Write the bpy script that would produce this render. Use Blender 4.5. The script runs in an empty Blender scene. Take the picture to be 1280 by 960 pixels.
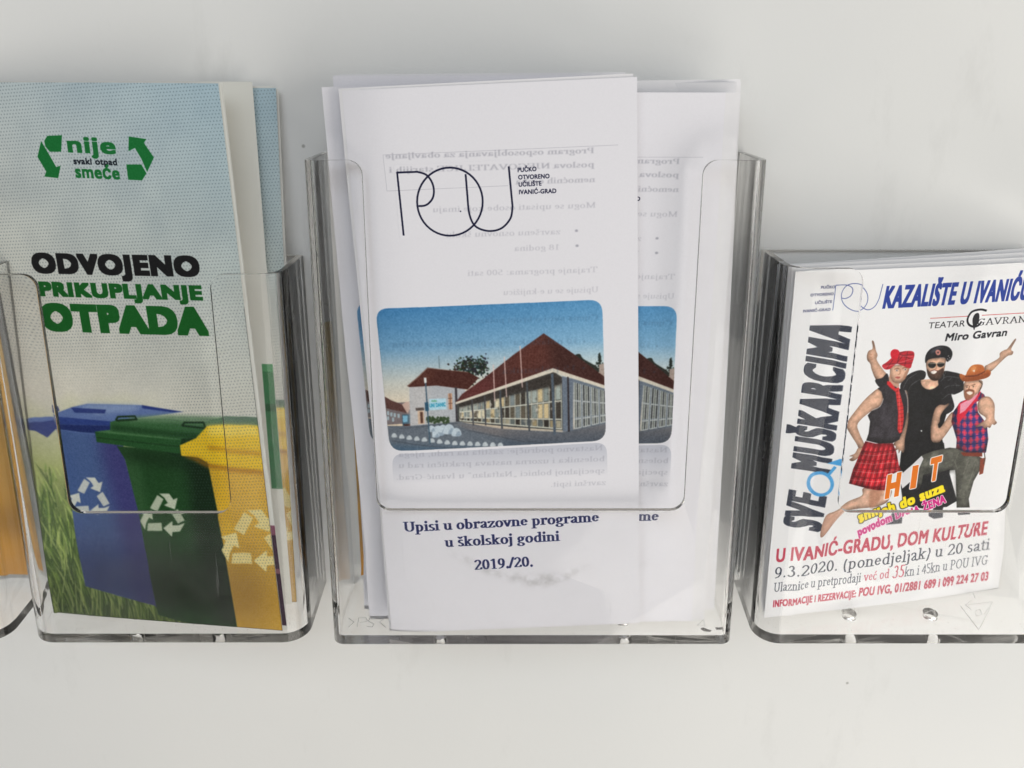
import bpy, bmesh, math, random
import numpy as np
from mathutils import Vector, Matrix

# ------------------------------------------------------------------ camera, light, exposure
SC = bpy.context.scene
COL = SC.collection
MM = 0.001
CAM_D = 358.0                      # mm from the wall
FPX, CX, CY = 1168.0, 640.0, 480.0  # focal length in photo pixels, photo centre
PITCH = math.radians(18.5)
SP, CP = math.sin(PITCH), math.cos(PITCH)

cam_data = bpy.data.cameras.new('camera')
cam_data.sensor_width = 36.0
cam_data.lens = FPX / 1280.0 * 36.0
cam_data.clip_start = 0.01
cam_data.clip_end = 20.0
cam = bpy.data.objects.new('camera', cam_data)
cam.location = (0, -CAM_D * MM, 0)
cam.rotation_euler = (math.radians(90) - PITCH, 0, 0)
COL.objects.link(cam)
SC.camera = cam

SC.view_settings.view_transform = 'Standard'
SC.view_settings.look = 'None'
SC.view_settings.exposure = -0.08
SC.view_settings.gamma = 1.0
SC.view_settings.use_curve_mapping = False
cy = SC.cycles
cy.use_denoising = True
cy.max_bounces = 24
cy.transmission_bounces = 20
cy.transparent_max_bounces = 16
cy.glossy_bounces = 6
cy.diffuse_bounces = 4
cy.caustics_refractive = True
cy.caustics_reflective = False
cy.blur_glossy = 0.05
cy.sample_clamp_indirect = 6.0

world = bpy.data.worlds.new('World')
SC.world = world
world.use_nodes = True
bg = world.node_tree.nodes['Background']
bg.inputs[0].default_value = (0.89, 0.83, 0.75, 1)
bg.inputs[1].default_value = 0.36

def area(name, loc, target, w, h, power, color):
    l = bpy.data.lights.new(name, 'AREA')
    l.shape = 'RECTANGLE'; l.size = w; l.size_y = h
    l.energy = power; l.color = color
    o = bpy.data.objects.new(name, l)
    o.location = loc
    d = Vector(target) - Vector(loc)
    o.rotation_euler = d.to_track_quat('-Z', 'Y').to_euler()
    COL.objects.link(o)
    return o
# a wide window to the right, added lamps for light from below and cool fill above and behind the viewer
area('window_light', (1.9, -1.25, -0.30), (0.05, 0, -0.12), 1.7, 1.5, 29, (1.0, 0.955, 0.875))
area('low_fill', (0.75, -0.9, -1.2), (0.05, 0, -0.16), 1.2, 0.8, 8.5, (1.0, 0.955, 0.88))
area('fill_light', (-0.3, -1.7, 1.1), (0, 0, -0.12), 2.0, 1.0, 16, (0.82, 0.91, 1.0))

def ray(px, py):
    u = (px - CX) / FPX; w = (CY - py) / FPX
    return (u, CP + w * SP, -SP + w * CP)
def at(px, py, d):
    """point d millimetres in front of the wall that photo pixel (px, py) looks at (mm)"""
    r = ray(px, py)
    t = (CAM_D - d) / r[1]
    return np.array([r[0] * t, -d, r[2] * t])

# ------------------------------------------------------------------ painting flat print
def _font_mesh(s, sp, _cache={}):
    k = (s, sp)
    if k in _cache: return _cache[k]
    cu = bpy.data.curves.new('lettering', 'FONT')
    cu.body = s; cu.size = 1.0; cu.space_character = sp; cu.resolution_u = 4
    o = bpy.data.objects.new('lettering', cu)
    COL.objects.link(o)
    dg = bpy.context.evaluated_depsgraph_get()
    ev = o.evaluated_get(dg)
    m = ev.to_mesh()
    v = np.array([tuple(p.co[:2]) for p in m.vertices]).reshape(-1, 2)
    tris = []
    for p in m.polygons:
        t = v[list(p.vertices)]
        a = (t[1,0]-t[0,0])*(t[2,1]-t[0,1]) - (t[1,1]-t[0,1])*(t[2,0]-t[0,0])
        if abs(a) < 1e-9: continue
        tris.append(t if a > 0 else t[::-1])
    ev.to_mesh_clear()
    bpy.data.objects.remove(o); bpy.data.curves.remove(cu)
    tris = np.array(tris)
    _cache[k] = tris
    return tris

# a serif face drawn with a broad nib: strokes (polylines) on a grid of 1000 units
def A(cx, cy_, rx, ry, a0, a1, n=14):
    return [(cx + rx*math.cos(math.radians(a0+(a1-a0)*i/n)), cy_ + ry*math.sin(math.radians(a0+(a1-a0)*i/n))) for i in range(n+1)]
def _sf(x, y, w=105): return [(x-w, y), (x+w, y)]           # serif foot
def _st(x, y0, y1): return [(x, y0), (x, y1)]
GL = {
 'i': (270, [_st(135,20,430), _sf(135,18), [(50,420),(135,440)], [(135,610),(137,612)]]),
 'ı': (270, [_st(135,20,430), _sf(135,18), [(50,420),(135,440)]]),
 'l': (270, [_st(135,20,670), _sf(135,18), [(50,660),(135,675)]]),
 'j': (280, [[(150,430),(150,-80)] + A(70,-90,80,95,0,-120), [(60,420),(150,440)], [(150,610),(152,612)]]),
 'n': (540, [_st(125,20,430), _sf(125,18), [(45,420),(125,440)], A(265,290,135,140,150,0)+[(400,20)], _sf(405,18)]),
 'm': (810, [_st(125,20,430), _sf(125,18), [(45,420),(125,440)], A(265,290,130,140,150,0)+[(395,20)], _sf(397,18,95), A(535,290,130,140,150,0)+[(665,20)], _sf(670,18)]),
 'h': (540, [_st(125,20,670), _sf(125,18), [(45,660),(125,675)], A(265,290,135,140,150,0)+[(400,20)], _sf(405,18)]),
 'u': (540, [[(125,430),(125,160)]+A(250,150,125,135,180,330), [(45,432),(125,432)], _st(400,20,430), [(320,432),(400,432)], [(400,18),(485,25)]]),
 'r': (400, [_st(125,20,430), _sf(125,18), [(45,420),(125,440)], A(250,300,125,130,170,60), [(330,395),(332,397)]]),
 'p': (540, [_st(125,-195,430), _sf(125,-200), [(45,420),(125,440)], A(255,220,160,215,150,-150,22)]),
 'q': (540, [_st(410,-195,430), _sf(410,-200), A(270,220,160,215,30,330,22)]),
 'b': (540, [_st(125,20,670), [(45,660),(125,675)], A(255,220,160,210,150,-160,22)]),
 'd': (540, [_st(410,20,670), [(320,660),(410,675)], [(410,18),(495,25)], A(275,220,160,210,30,340,22)]),
 'o': (500, [A(250,222,165,212,0,360,28)]),
 'e': (450, [[(90,255),(370,255)]+A(232,240,140,190,5,320,24)]),
 'c': (450, [A(240,222,150,208,45,320,24), [(345,350),(350,352)]]),
 'a': (480, [[(90,340)]+A(215,340,115,95,150,0)+[(330,60)], A(430,75,95,65,185,300), [(330,260),(200,215)]+A(180,110,90,85,110,350)]),
 'g': (500, [A(225,290,125,140,0,360,22), [(330,400),(450,405)], A(200,95,90,60,120,260)+[(340,0)]+A(235,-95,170,95,50,-220)]),
 's': (390, [A(195,330,105,98,40,265)+A(190,110,125,100,85,-150)]),
 't': (320, [[(140,560),(140,110)]+A(215,95,75,80,180,300), [(40,430),(290,430)]]),
 'f': (330, [[(135,20),(135,560)]+A(225,575,90,95,180,50), [(40,430),(290,430)], _sf(135,18)]),
 'v': (490, [[(75,430),(245,20)], [(410,430),(245,20)], _sf(85,432,75), _sf(405,432,65)]),
 'y': (490, [[(75,430),(255,30)], [(410,430),(220,-120),(150,-195),(80,-190)], _sf(85,432,75), _sf(405,432,65)]),
 'z': (440, [[(60,420),(365,420),(70,20),(375,20)], [(60,420),(60,330)], [(375,20),(380,110)]]),
 'k': (540, [_st(125,20,670), _sf(125,18), [(45,660),(125,675)], [(400,425),(140,210)], [(225,270),(410,20)], _sf(420,18,80), _sf(400,430,75)]),
 'ž': (440, 'z^'), 'š': (390, 's^'), 'č': (450, 'c^'), 'ć': (450, "c'"),
 'U': (720, [[(150,640),(150,220)]+A(360,210,210,195,180,360)+[(570,640)], _sf(150,645,110), _sf(570,645,95)]),
 'P': (610, [_st(160,20,640), _sf(160,18), [(60,645),(290,645)]+A(300,480,195,165,90,-90)+[(160,315)]]),
 'N': (720, [_st(150,20,640), _sf(150,18,90), [(130,640),(570,30)], _st(570,30,640), _sf(570,645,95), [(60,645),(150,645)]]),
 'M': (890, [_st(160,20,640), _sf(160,18,90), [(160,640),(440,30),(720,640)], _st(720,20,640), _sf(720,18), _sf(720,645), _sf(140,645,80)]),
 'J': (400, [[(230,640),(230,120)]+A(140,110,90,100,0,-150), _sf(230,645)]),
 'E': (660, [_st(160,20,640), [(60,645),(560,645),(565,510)], [(160,340),(420,340)], [(60,18),(570,18),(590,160)]]),
 'G': (740, [A(380,330,270,310,50,315,26), _st(570,60,290), _sf(570,295), [(600,520),(600,640)]]),
 'C': (700, [A(380,330,270,310,50,310,26), [(600,480),(600,640)]]),
 'O': (730, [A(365,330,270,308,0,360,30)]),
 'V': (720, [[(90,640),(360,25)], [(620,640),(360,25)], _sf(110,645), _sf(610,645,90)]),
 'A': (720, [[(360,650),(620,20)], [(360,650),(110,20)], [(190,220),(530,220)], _sf(110,18,90), _sf(620,18)]),
 'T': (650, [_st(325,20,640), _sf(325,18), [(60,500),(65,645),(585,645),(590,500)]]),
 'L': (640, [_st(160,20,640), _sf(160,18), _sf(160,645), [(60,18),(560,18),(585,170)]]),
 'I': (360, [_st(180,20,640), _sf(180,18), _sf(180,645)]),
 'R': (660, [_st(160,20,640), _sf(160,18), [(60,645),(290,645)]+A(300,490,185,155,90,-90)+[(160,335)], [(310,335),(560,20)], _sf(580,18,60)]),
 'S': (550, [A(275,480,165,155,45,265)+A(270,170,190,158,85,-150)]),
 '0': (500, [A(250,325,160,305,0,360,30)]),
 '1': (500, [[(120,550),(270,640)], _st(270,20,640), _sf(270,18)]),
 '2': (500, [A(240,470,160,165,160,-20)+[(80,40)], [(80,30),(430,35),(450,130)]]),
 '3': (500, [A(230,490,130,140,150,-70), A(230,180,170,170,80,-150)]),
 '4': (500, [_st(330,20,640), [(330,640),(50,200),(450,200)]]),
 '5': (500, [[(420,630),(150,630),(130,390)], A(220,210,190,185,110,-140)]),
 '8': (500, [A(250,480,140,145,0,360,24), A(250,175,170,170,0,360,24)]),
 '9': (500, [A(240,430,150,200,0,360,24), [(395,430),(370,200),(270,60),(110,10)]]),
 '.': (250, [[(125,45),(127,47)]]), ',': (250, [[(125,45),(127,47)], [(140,40),(90,-90)]]),
 ':': (280, [[(140,45),(142,47)], [(140,400),(142,402)]]),
 '/': (290, [[(10,-10),(270,670)]]), '-': (330, [[(50,220),(280,220)]]), ' ': (250, []),
 '(': (330, [A(330,230,210,450,125,235,12)]), ')': (330, [A(0,230,210,450,55,-55,12)]),
 '„': (400, [[(125,30),(80,-90)], [(265,30),(220,-90)]]), '“': (400, [[(125,640),(80,540)], [(265,640),(220,540)]]),
 '•': (400, 'dot'),
}
def _serif_tris(s, rx, ry):
    out = []; x0 = 0.0
    el = [(rx*math.cos(a), ry*math.sin(a)) for a in [2*math.pi*k/10 for k in range(10)]]
    el = np.array(el)
    def put(line, dx):
        for i in range(len(line)-1):
            p, q = np.array(line[i], float), np.array(line[i+1], float)
            d = q-p
            nrm = np.array([-d[1], d[0]])
            sup = el @ nrm
            a, b = el[int(np.argmax(sup))], el[int(np.argmin(sup))]
            quad = np.array([p+a, p+b, q+b, q+a]) + (dx, 0)
            ar = sum(quad[k][0]*quad[(k+1)%4][1]-quad[(k+1)%4][0]*quad[k][1] for k in range(4))
            out.append(quad if ar > 0 else quad[::-1])
            if i: out.append(p + el + (dx, 0))
        if abs(line[0][0]-line[-1][0]) < 5 and abs(line[0][1]-line[-1][1]) < 5:    # a dot
            r = max(rx, ry)*1.15
            out.append(np.array([(r*math.cos(2*math.pi*k/12), r*math.sin(2*math.pi*k/12)) for k in range(12)]) + np.array(line[0]) + (dx, 0))
        else:
            for e in (line[0], line[-1]): out.append(np.array(e, float)+el*(0.9, 1)+(dx, 0))
    for ch in s:
        w, st = GL.get(ch, GL['o'])
        if st == 'dot':
            out.append(np.array([(110*math.cos(a), 110*math.sin(a)) for a in np.linspace(0, 6.28, 12)[:-1]]) + (x0+200, 220))
        elif isinstance(st, str):
            w, base = GL[st[0]]
            for l in base: put(l, x0)
            if st[1] == '^': put([(w/2-110, 640), (w/2-5, 530), (w/2+100, 640)], x0-10)
            else: put([(w/2, 530), (w/2+90, 650)], x0)
        else:
            for l in st: put(l, x0)
        x0 += w
    return out, x0

def _ring(b):
    n = max(1, int(math.ceil(b/.018))); r = [k/n for k in range(-n, n+1)]
    return [(i, j) for i in r for j in r if max(abs(i), abs(j)) > .999]

def mirror_ok(d): return not (d[0] < 0 and abs(d[0]) > abs(d[1]))

def smooth(pts, n=5, closed=True):
    P = np.array(pts, float); N = len(P); out = []
    for i in range(N if closed else N-1):
        if closed: p0, p1, p2, p3 = P[(i-1)%N], P[i], P[(i+1)%N], P[(i+2)%N]
        else: p0, p1, p2, p3 = P[max(i-1,0)], P[i], P[i+1], P[min(i+2,N-1)]
        for k in range(n):
            t = k/n
            out.append(0.5*((2*p1)+(-p0+p2)*t+(2*p0-5*p1+4*p2-p3)*t*t+(-p0+3*p1-3*p2+p3)*t**3))
    if not closed: out.append(P[-1])
    return np.array(out)

def blur(a, s):
    """three box passes, close to a gaussian of sigma s"""
    if s <= 0: return a
    r = max(1, int(round((math.sqrt(4*s*s+1)-1)/2)))
    for ax in (0, 1):
        for _ in range(3):
            p = np.moveaxis(a, ax, 0)
            z = np.zeros((r+1,)+p.shape[1:]); e = np.zeros((r,)+p.shape[1:])
            c = np.cumsum(np.concatenate([z, p, e]), 0)
            a = np.moveaxis((c[2*r+1:]-c[:-2*r-1])/(2*r+1), 0, ax)
    return a

def vnoise(h, w, cell, rng):
    gh, gw = int(h/cell)+3, int(w/cell)+3
    g = rng.random((gh, gw)); y = np.arange(h)/cell; x = np.arange(w)/cell
    yi = y.astype(int); xi = x.astype(int); fy = (y-yi)[:, None]; fx = (x-xi)[None, :]
    fy = fy*fy*(3-2*fy); fx = fx*fx*(3-2*fx)
    a = g[yi][:, xi]; b = g[yi][:, xi+1]; c = g[yi+1][:, xi]; d = g[yi+1][:, xi+1]
    return (a*(1-fx)+b*fx)*(1-fy)+(c*(1-fx)+d*fx)*fy

class Sheet:
    """A rectangle of paper in the place (all mm): corner BL, direction to BR, direction to TL."""
    def __init__(s, bl, br, tl, W, H, square=True):
        s.O = np.array(bl, float)
        e1 = np.array(br, float)-s.O; s.e1 = e1/np.linalg.norm(e1)
        e2 = np.array(tl, float)-s.O; e2 = e2-(s.e1*(e2@s.e1) if square else 0); s.e2 = e2/np.linalg.norm(e2)
        s.n = np.cross(s.e1, s.e2); s.n /= np.linalg.norm(s.n); s.k = s.e1@s.e2; s.W, s.H = W, H
    def xyz(s, a, b, off=0.0): return s.O+s.e1*a+s.e2*b+s.n*off
    def ab(s, px, py):
        r = np.array(ray(px, py)); c = np.array([0, -CAM_D, 0.0])
        t = ((s.O-c)@s.n)/(r@s.n)
        q = c+r*t-s.O
        u, v = q@s.e1, q@s.e2
        return ((u-s.k*v)/(1-s.k**2), (v-s.k*u)/(1-s.k**2))

class Canvas:
    """flat print, painted in the sheet's own millimetres; T(x, y) -> photo pixel of a traced point"""
    def __init__(s, sheet, res, color):
        s.sh, s.res = sheet, res
        s.w, s.h = int(sheet.W*res), int(sheet.H*res)
        s.img = np.ones((s.h, s.w, 3))*np.array(color)/255.0
        s.clip = None; s.o = (0, 0, 1.0)
    def zoom(s, x0, y0, k): s.o = (x0, y0, k)
    def c(s, p):
        x0, y0, k = s.o
        a, b = s.sh.ab(x0+p[0]/k, y0+p[1]/k)
        return (a*s.res, b*s.res)
    def cc(s, pts): return np.array([s.c(p) for p in pts])
    def cover(s, polys, SS=3):
        """nonzero-winding coverage of polygons in canvas pixels -> (slice, mask)"""
        allp = np.concatenate([np.asarray(p) for p in polys])
        x0, y0 = np.floor(allp.min(0)).astype(int)-1; x1, y1 = np.ceil(allp.max(0)).astype(int)+2
        x0, y0 = max(0, x0), max(0, y0); x1, y1 = min(s.w, x1), min(s.h, y1)
        if x1 <= x0 or y1 <= y0: return None, None
        W, H = (x1-x0)*SS, (y1-y0)*SS
        cnt = np.zeros((H, W+1), np.int16)
        for p in polys:
            p = (np.asarray(p, float)-(x0, y0))*SS
            q = np.roll(p, -1, 0)
            for (ax, ay), (bx, by) in zip(p, q):
                if ay == by: continue
                sg = 1
                if ay > by: ax, ay, bx, by = bx, by, ax, ay; sg = -1
                r0 = max(0, int(math.ceil(ay-0.5))); r1 = min(H-1, int(math.ceil(by-0.5))-1)
                if r1 < r0: continue
                rows = np.arange(r0, r1+1)
                xs = ax+(rows+0.5-ay)*(bx-ax)/(by-ay)
                ci = np.clip(np.ceil(xs-0.5), 0, W).astype(int)
                cnt[rows, ci] += sg
        m = (np.cumsum(cnt[:, :-1], 1) != 0).reshape(y1-y0, SS, x1-x0, SS).mean((1, 3))
        return (slice(y0, y1), slice(x0, x1)), m
    def lay(s, sl, m, col, alpha=1.0):
        if sl is None: return
        if s.clip is not None: m = m*s.clip[sl]
        m = (m*alpha)[..., None]
        c = np.asarray(col, float)
        if c.ndim == 1: c = c/255.0
        s.img[sl] = s.img[sl]*(1-m)+c*m
    def mask(s, pts, sm=0):
        P = smooth(pts, 5) if sm else pts
        sl, m = s.cover([s.cc(P)])
        M = np.zeros((s.h, s.w))
        if sl: M[sl] = m
        return M
    def poly(s, pts, col, alpha=1.0, sm=0, soft=0):
        P = smooth(pts, 5) if sm else pts
        sl, m = s.cover([s.cc(P)], 3)
        if sl is None: return
        if soft:
            r = int(soft*s.res*2.5)+1
            y0, y1, x0, x1 = sl[0].start, sl[0].stop, sl[1].start, sl[1].stop
            Y0, Y1, X0, X1 = max(0, y0-r), min(s.h, y1+r), max(0, x0-r), min(s.w, x1+r)
            M = np.zeros((Y1-Y0, X1-X0)); M[y0-Y0:y1-Y0, x0-X0:x1-X0] = m
            sl, m = (slice(Y0, Y1), slice(X0, X1)), blur(M, soft*s.res)
        s.lay(sl, m, col, alpha)
    def form(s, pts, k=.45, w=1.0, hi=.18, sm=0, fold=0.0, seed=1):
        """roundness inside an outline: darker towards the rim and the lower right, soft creases"""
        q = s.cc(smooth(pts, 5) if sm else pts)
        sl, m = s.cover([q])
        if sl is None: return
        y0, y1, x0, x1 = sl[0].start, sl[0].stop, sl[1].start, sl[1].stop
        sg = w*s.res; B = blur(m, sg); r = int(sg)
        D = B
        gy, gx = np.gradient(blur(m, sg*1.3))
        lit = np.clip((gx*-.6+gy*-.8)*-sg*1.6, -1, 1)
        if s.clip is not None: m = m*s.clip[sl]
        rim = np.clip((1-D)*1.5, 0, 1)
        g = 1-k*rim+hi*np.clip(-lit, 0, 1)-k*.5*np.clip(lit, 0, 1)
        if fold:
            rng = np.random.default_rng(seed); n = vnoise(y1-y0, x1-x0, sg*1.8, rng)+.6*vnoise(y1-y0, x1-x0, sg*.8, rng)
            g = g+fold*(n-.8)
        g = 1+(g-1)*m
        s.img[sl] = np.clip(s.img[sl]*g[..., None], 0, 1)
    def strokes(s, lines, width, col, alpha=1.0, taper=False):
        """width in photo pixels"""
        polys = []
        for L in lines:
            q = s.cc(L)
            for i in range(len(q)-1):
                d = q[i+1]-q[i]; n = np.hypot(*d)
                if n < 1e-6: continue
                wv = width*s.res/3.3
                nn = np.array([-d[1], d[0]])/n*wv/2; e = d/n*wv*0.25
                if taper: polys.append(np.array([q[i]-nn, q[i+1], q[i]+nn])[::-1]*1.0)
                else: polys.append(np.array([q[i]-nn-e, q[i+1]-nn+e, q[i+1]+nn+e, q[i]+nn-e]))
        fixed = []
        for p in polys:
            a = sum(p[k][0]*p[(k+1)%len(p)][1]-p[(k+1)%len(p)][0]*p[k][1] for k in range(len(p)))
            fixed.append(p if a > 0 else p[::-1])
        if fixed:
            sl, m = s.cover(fixed); s.lay(sl, m, col, alpha)
    def text(s, t, p0, p1, h, col, bold=0.0, serif=None, slant=0.0, alpha=1.0, soft=0, up=None, edge=None, mono=None):
        """baseline from p0 to p1, cap height h, all in the traced coordinates"""
        if serif:
            tr, W = _serif_tris(t, serif[0], serif[1]); cap = 660.0
        else:
            bx, by = bold if isinstance(bold, tuple) else (bold, bold)
            tr = _font_mesh(t, 1.0+2.0*bx)
            if bx > 0:
                tr = np.concatenate([tr]+[tr+(bx*i_, by*j_) for i_, j_ in _ring(bx)])
            tr = list(tr)
            xs = np.concatenate(tr)[:, 0]; x_min, x_max = xs.min(), xs.max(); W = x_max-x_min; cap = 0.73
            tr = [q-(x_min, 0) for q in tr]
        p0, p1 = np.array(p0, float), np.array(p1, float)
        d = p1-p0
        a, b = np.array(s.c(p0)), np.array(s.c(p1))
        nrm = np.array([d[1], -d[0]])/np.hypot(*d)*(h if mirror_ok(d) else -h)
        if up is None:      # square to the baseline on the sheet itself
            L = np.hypot(*(np.array(s.c(p0+nrm))-a)); v = b-a
            v = np.array([-v[1], v[0]])/np.hypot(*v)*L
            if not mirror_ok(d): v = -v
            cpt = a+v
        else:
            cpt = np.array(s.c(p0+np.array(up, float)*h))
        polys = []
        for q in tr:
            q = np.asarray(q)
            P = a+(b-a)*((q[:, :1]+slant*q[:, 1:])/W)+(cpt-a)*(q[:, 1:]/cap)
            ar = (P[1]-P[0])[0]*(P[2]-P[0])[1]-(P[1]-P[0])[1]*(P[2]-P[0])[0]
            polys.append(P if ar > 0 else P[::-1])
        sl, m = s.cover(polys, 4 if h < 30 else 3)
        if sl is None: return
        if soft:
            m = blur(m, soft*s.res)
        if edge is not None:
            y0, y1, x0, x1 = sl[0].start, sl[0].stop, sl[1].start, sl[1].stop
            r = int(edge[1]*s.res)+2
            Y0, Y1, X0, X1 = max(0, y0-r), min(s.h, y1+r), max(0, x0-r), min(s.w, x1+r)
            M = np.zeros((Y1-Y0, X1-X0)); M[y0-Y0:y1-Y0, x0-X0:x1-X0] = m
            M = np.clip(blur(M, edge[1]*s.res*0.5)*6, 0, 1)
            s.lay((slice(Y0, Y1), slice(X0, X1)), M, edge[0])
        s.lay(sl, m, col, alpha)
    def full(s, fn):
        """fn(a, b, px, py) is not needed everywhere: a, b in mm grids"""
        a = (np.arange(s.w)+0.5)/s.res; b = (np.arange(s.h)+0.5)/s.res
        return fn(a[None, :], b[:, None])
    def photo(s, M, soft=.1, grain=.05, sat=1.0, seed=1):
        """lens softness and print grain inside mask M"""
        B = np.stack([blur(s.img[..., k], soft*s.res) for k in range(3)], -1)
        g = B.mean(-1, keepdims=True); B = g+(B-g)*sat
        rng = np.random.default_rng(seed)
        B = B+((blur(rng.random((s.h, s.w)), .7)-.5)*grain*3)[..., None]+((vnoise(s.h, s.w, 5, rng)-.5)*grain)[..., None]
        M = M[..., None]; s.img = s.img*(1-M)+np.clip(B, 0, 1)*M
    def image(s, name):
        im = bpy.data.images.new(name, s.w, s.h, alpha=False)
        px = np.ones((s.h, s.w, 4), np.float32); px[..., :3] = np.clip(s.img, 0, 1)
        im.pixels.foreach_set(px.ravel())
        im.update()
        try: im.pack()
        except Exception: pass
        return im
# ------------------------------------------------------------------ where the printed sheets stand
POU = Sheet(at(490,790,35), at(803,777,34.5), at(418,108,31), 99, 206.8)
BIN = Sheet(at(68,765,26), at(355,787,38.3), at(-49,104,6), 96.8, 206.7, square=False)
FLY = Sheet(at(955,771,30), at(1247,740,12), at(984,347,30.5), 105, 141)

def rrect(q, r, n=6):
    """rounded quadrilateral through traced corners TL, TR, BR, BL"""
    q = [np.array(p, float) for p in q]; out = []
    for i in range(4):
        p, a, b = q[i], q[i-1], q[(i+1)%4]
        u = (a-p)/np.linalg.norm(a-p)*r; v = (b-p)/np.linalg.norm(b-p)*r
        for k in range(n+1):
            t = k/n
            out.append((1-t)**2*(p+u)+2*t*(1-t)*p+t*t*(p+v))
    return out

def recycle(cv, cx, cy_, r, col, tilt=0, sy=1.0, alpha=1.0):
    """three folded chasing arrows"""
    head = [(-.18,.98),(.24,.98),(.42,.72),(.60,.80),(.48,.30),(.02,.48),(.18,.58),(.04,.80)]
    tail = [(-.58,.36),(-.26,.92),(.00,.74),(-.26,.22)]
    for k in range(3):
        a = math.radians(120*k+tilt)
        ca, sa = math.cos(a), math.sin(a)
        def R(p): return (cx+r*(p[0]*ca-p[1]*sa), cy_-r*sy*(p[0]*sa+p[1]*ca))
        cv.poly([R(p) for p in head], col, alpha)
        cv.poly([R(p) for p in tail], col, alpha*.92)

# ---- print 1: sorting bins
def art_bins():
    c = Canvas(BIN, 8, (176,184,182)); rng = np.random.default_rng(3)
    def sky(a, b):
        t = np.clip(b/208, 0, 1); g = np.clip(a/98, 0, 1)
        r = np.clip((1-t)*1.8, 0, 1); base = np.stack([194+26*r-30*g*t+0*a, 204+10*r-15*g*t, 206-8*r-4*g*t], -1)
        return base
    c.img = c.full(sky)/255.0
    n = vnoise(c.h, c.w, 90, rng)+0.5*vnoise(c.h, c.w, 45, rng)
    c.img += ((n-0.75)*0.05)[..., None]*np.array([1.1,1,0.8])
    a = (np.arange(c.w)+.5)/c.res; b = (np.arange(c.h)+.5)/c.res
    AA, BB = np.meshgrid(a, b)
    # grass: a warm green haze low on the left, then blades
    c.zoom(0, 440, 2.462)
    gm = np.clip((86-BB+AA*0.1+6*n)/30, 0, 1)*np.clip((62-AA)/20, 0, 1)
    c.img = c.img*(1-gm[..., None])+gm[..., None]*np.array([176,186,112])/255
    gm2 = np.clip((58-BB+6*n)/30, 0, 1)
    c.img = c.img*(1-gm2[..., None])+gm2[..., None]*np.array([74,104,40])/255
    pal = [(140,176,66),(108,150,54),(60,94,36),(178,204,92),(46,74,30),(206,222,126)]
    for lay_ in range(6):
        lines = []
        for _ in range(360):
            x = rng.uniform(-60, 640); y = rng.uniform(360, 900)
            if y < 430 and rng.random() < 0.6: continue
            L = rng.uniform(40, 120)*(0.45+0.55*(y-300)/560); lean = rng.uniform(-0.75, 0.1)
            lines.append([(x, y+L*.5), (x+lean*L*.6, y-L*.35), (x+lean*L*1.1, y-L*.8)])
        thin = [l[:2] for l in lines]; c.strokes(thin, 2.0, pal[lay_], 0.55)
        c.strokes([l[1:] for l in lines], 1.6, pal[lay_], 0.6, taper=True)
    dk = np.clip((34-BB)/30, 0, 1)[..., None]*0.30; c.img *= (1-dk)
    # blue bin
    blue = [(158,220),(250,238),(380,262),(385,320),(430,500),(500,800),(480,778),(265,722),(215,505)]
    c.poly(blue, (70,96,150)); c.clip = c.mask(blue)
    c.poly([(300,240),(400,240),(520,820),(430,820)], (60,54,118), .8, soft=2.5)
    c.poly([(150,240),(210,240),(290,720),(240,720)], (62,92,152), .45, soft=2.5)
    c.poly([(180,600),(560,600),(560,900),(180,900)], (26,34,72), .7, soft=7)
    c.clip = None
    c.poly([(75,216),(130,204),(152,204),(162,238),(137,268),(112,250),(80,246)], (44,62,134))
    c.poly([(80,214),(130,204),(152,204),(152,214),(90,226)], (92,118,180))
    c.strokes([[(150,170),(178,168),(182,178),(152,190),(150,170)]], 2.2, (44,54,110))
    c.poly([(152,196),(226,168),(272,158),(440,162),(566,183),(470,196),(345,214),(160,224)], (92,116,172), sm=0)
    c.poly([(240,172),(280,158),(440,162),(420,180),(300,190)], (140,162,200), 0.75, soft=.8)
    c.poly([(220,170),(330,176),(325,188),(232,186)], (36,52,122), .9)
    c.poly([(440,162),(566,183),(530,184),(440,172)], (40,58,130))
    c.poly([(152,196),(345,212),(350,226),(160,222)], (42,64,136))
    c.poly([(160,222),(350,226),(370,250),(250,246),(160,234)], (28,44,104))
    c.strokes([[(165,236),(370,262)]], 1.3, (98,124,184), .6)
    recycle(c, 278, 450, 66, (212,216,206))
    # green bin
    green = [(362,288),(500,300),(560,318),(645,345),(695,600),(735,852),(600,836),(490,806),(430,500),(388,330)]
    c.poly(green, (30,74,34)); c.clip = c.mask(green)
    c.poly([(575,300),(660,330),(740,860),(690,860),(600,560)], (14,38,18), .85, soft=2)
    c.poly([(370,280),(420,300),(470,560),(440,560)], (66,110,66), .5, soft=1.6)
    c.poly([(400,620),(760,620),(760,900),(400,900)], (12,26,12), .8, soft=7)
    c.poly([(360,290),(650,330),(650,370),(380,330)], (14,40,18), .7, soft=2)
    c.clip = None
    c.poly([(700,196),(828,206),(828,232),(640,242),(600,222)], (84,118,92))
    c.poly([(470,290),(520,250),(640,250),(640,350),(560,330)], (20,52,26))
    c.poly([(295,244),(345,238),(560,262),(556,312),(500,304),(300,276)], (34,84,40))
    c.poly([(295,244),(345,238),(560,262),(558,270),(345,250)], (76,126,76), .8)
    c.strokes([[(300,262),(555,290)]], 1.6, (20,56,24), .8)
    c.poly([(342,214),(376,204),(520,204),(634,218),(640,240),(610,262),(556,266),(342,242)], (52,100,56))
    c.poly([(400,198),(520,192),(700,200),(640,226),(540,218),(400,212)], (96,134,96), .85, soft=.6)
    c.poly([(345,222),(560,246),(620,250),(600,266),(345,240)], (22,62,28), .8, soft=.5)
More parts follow.
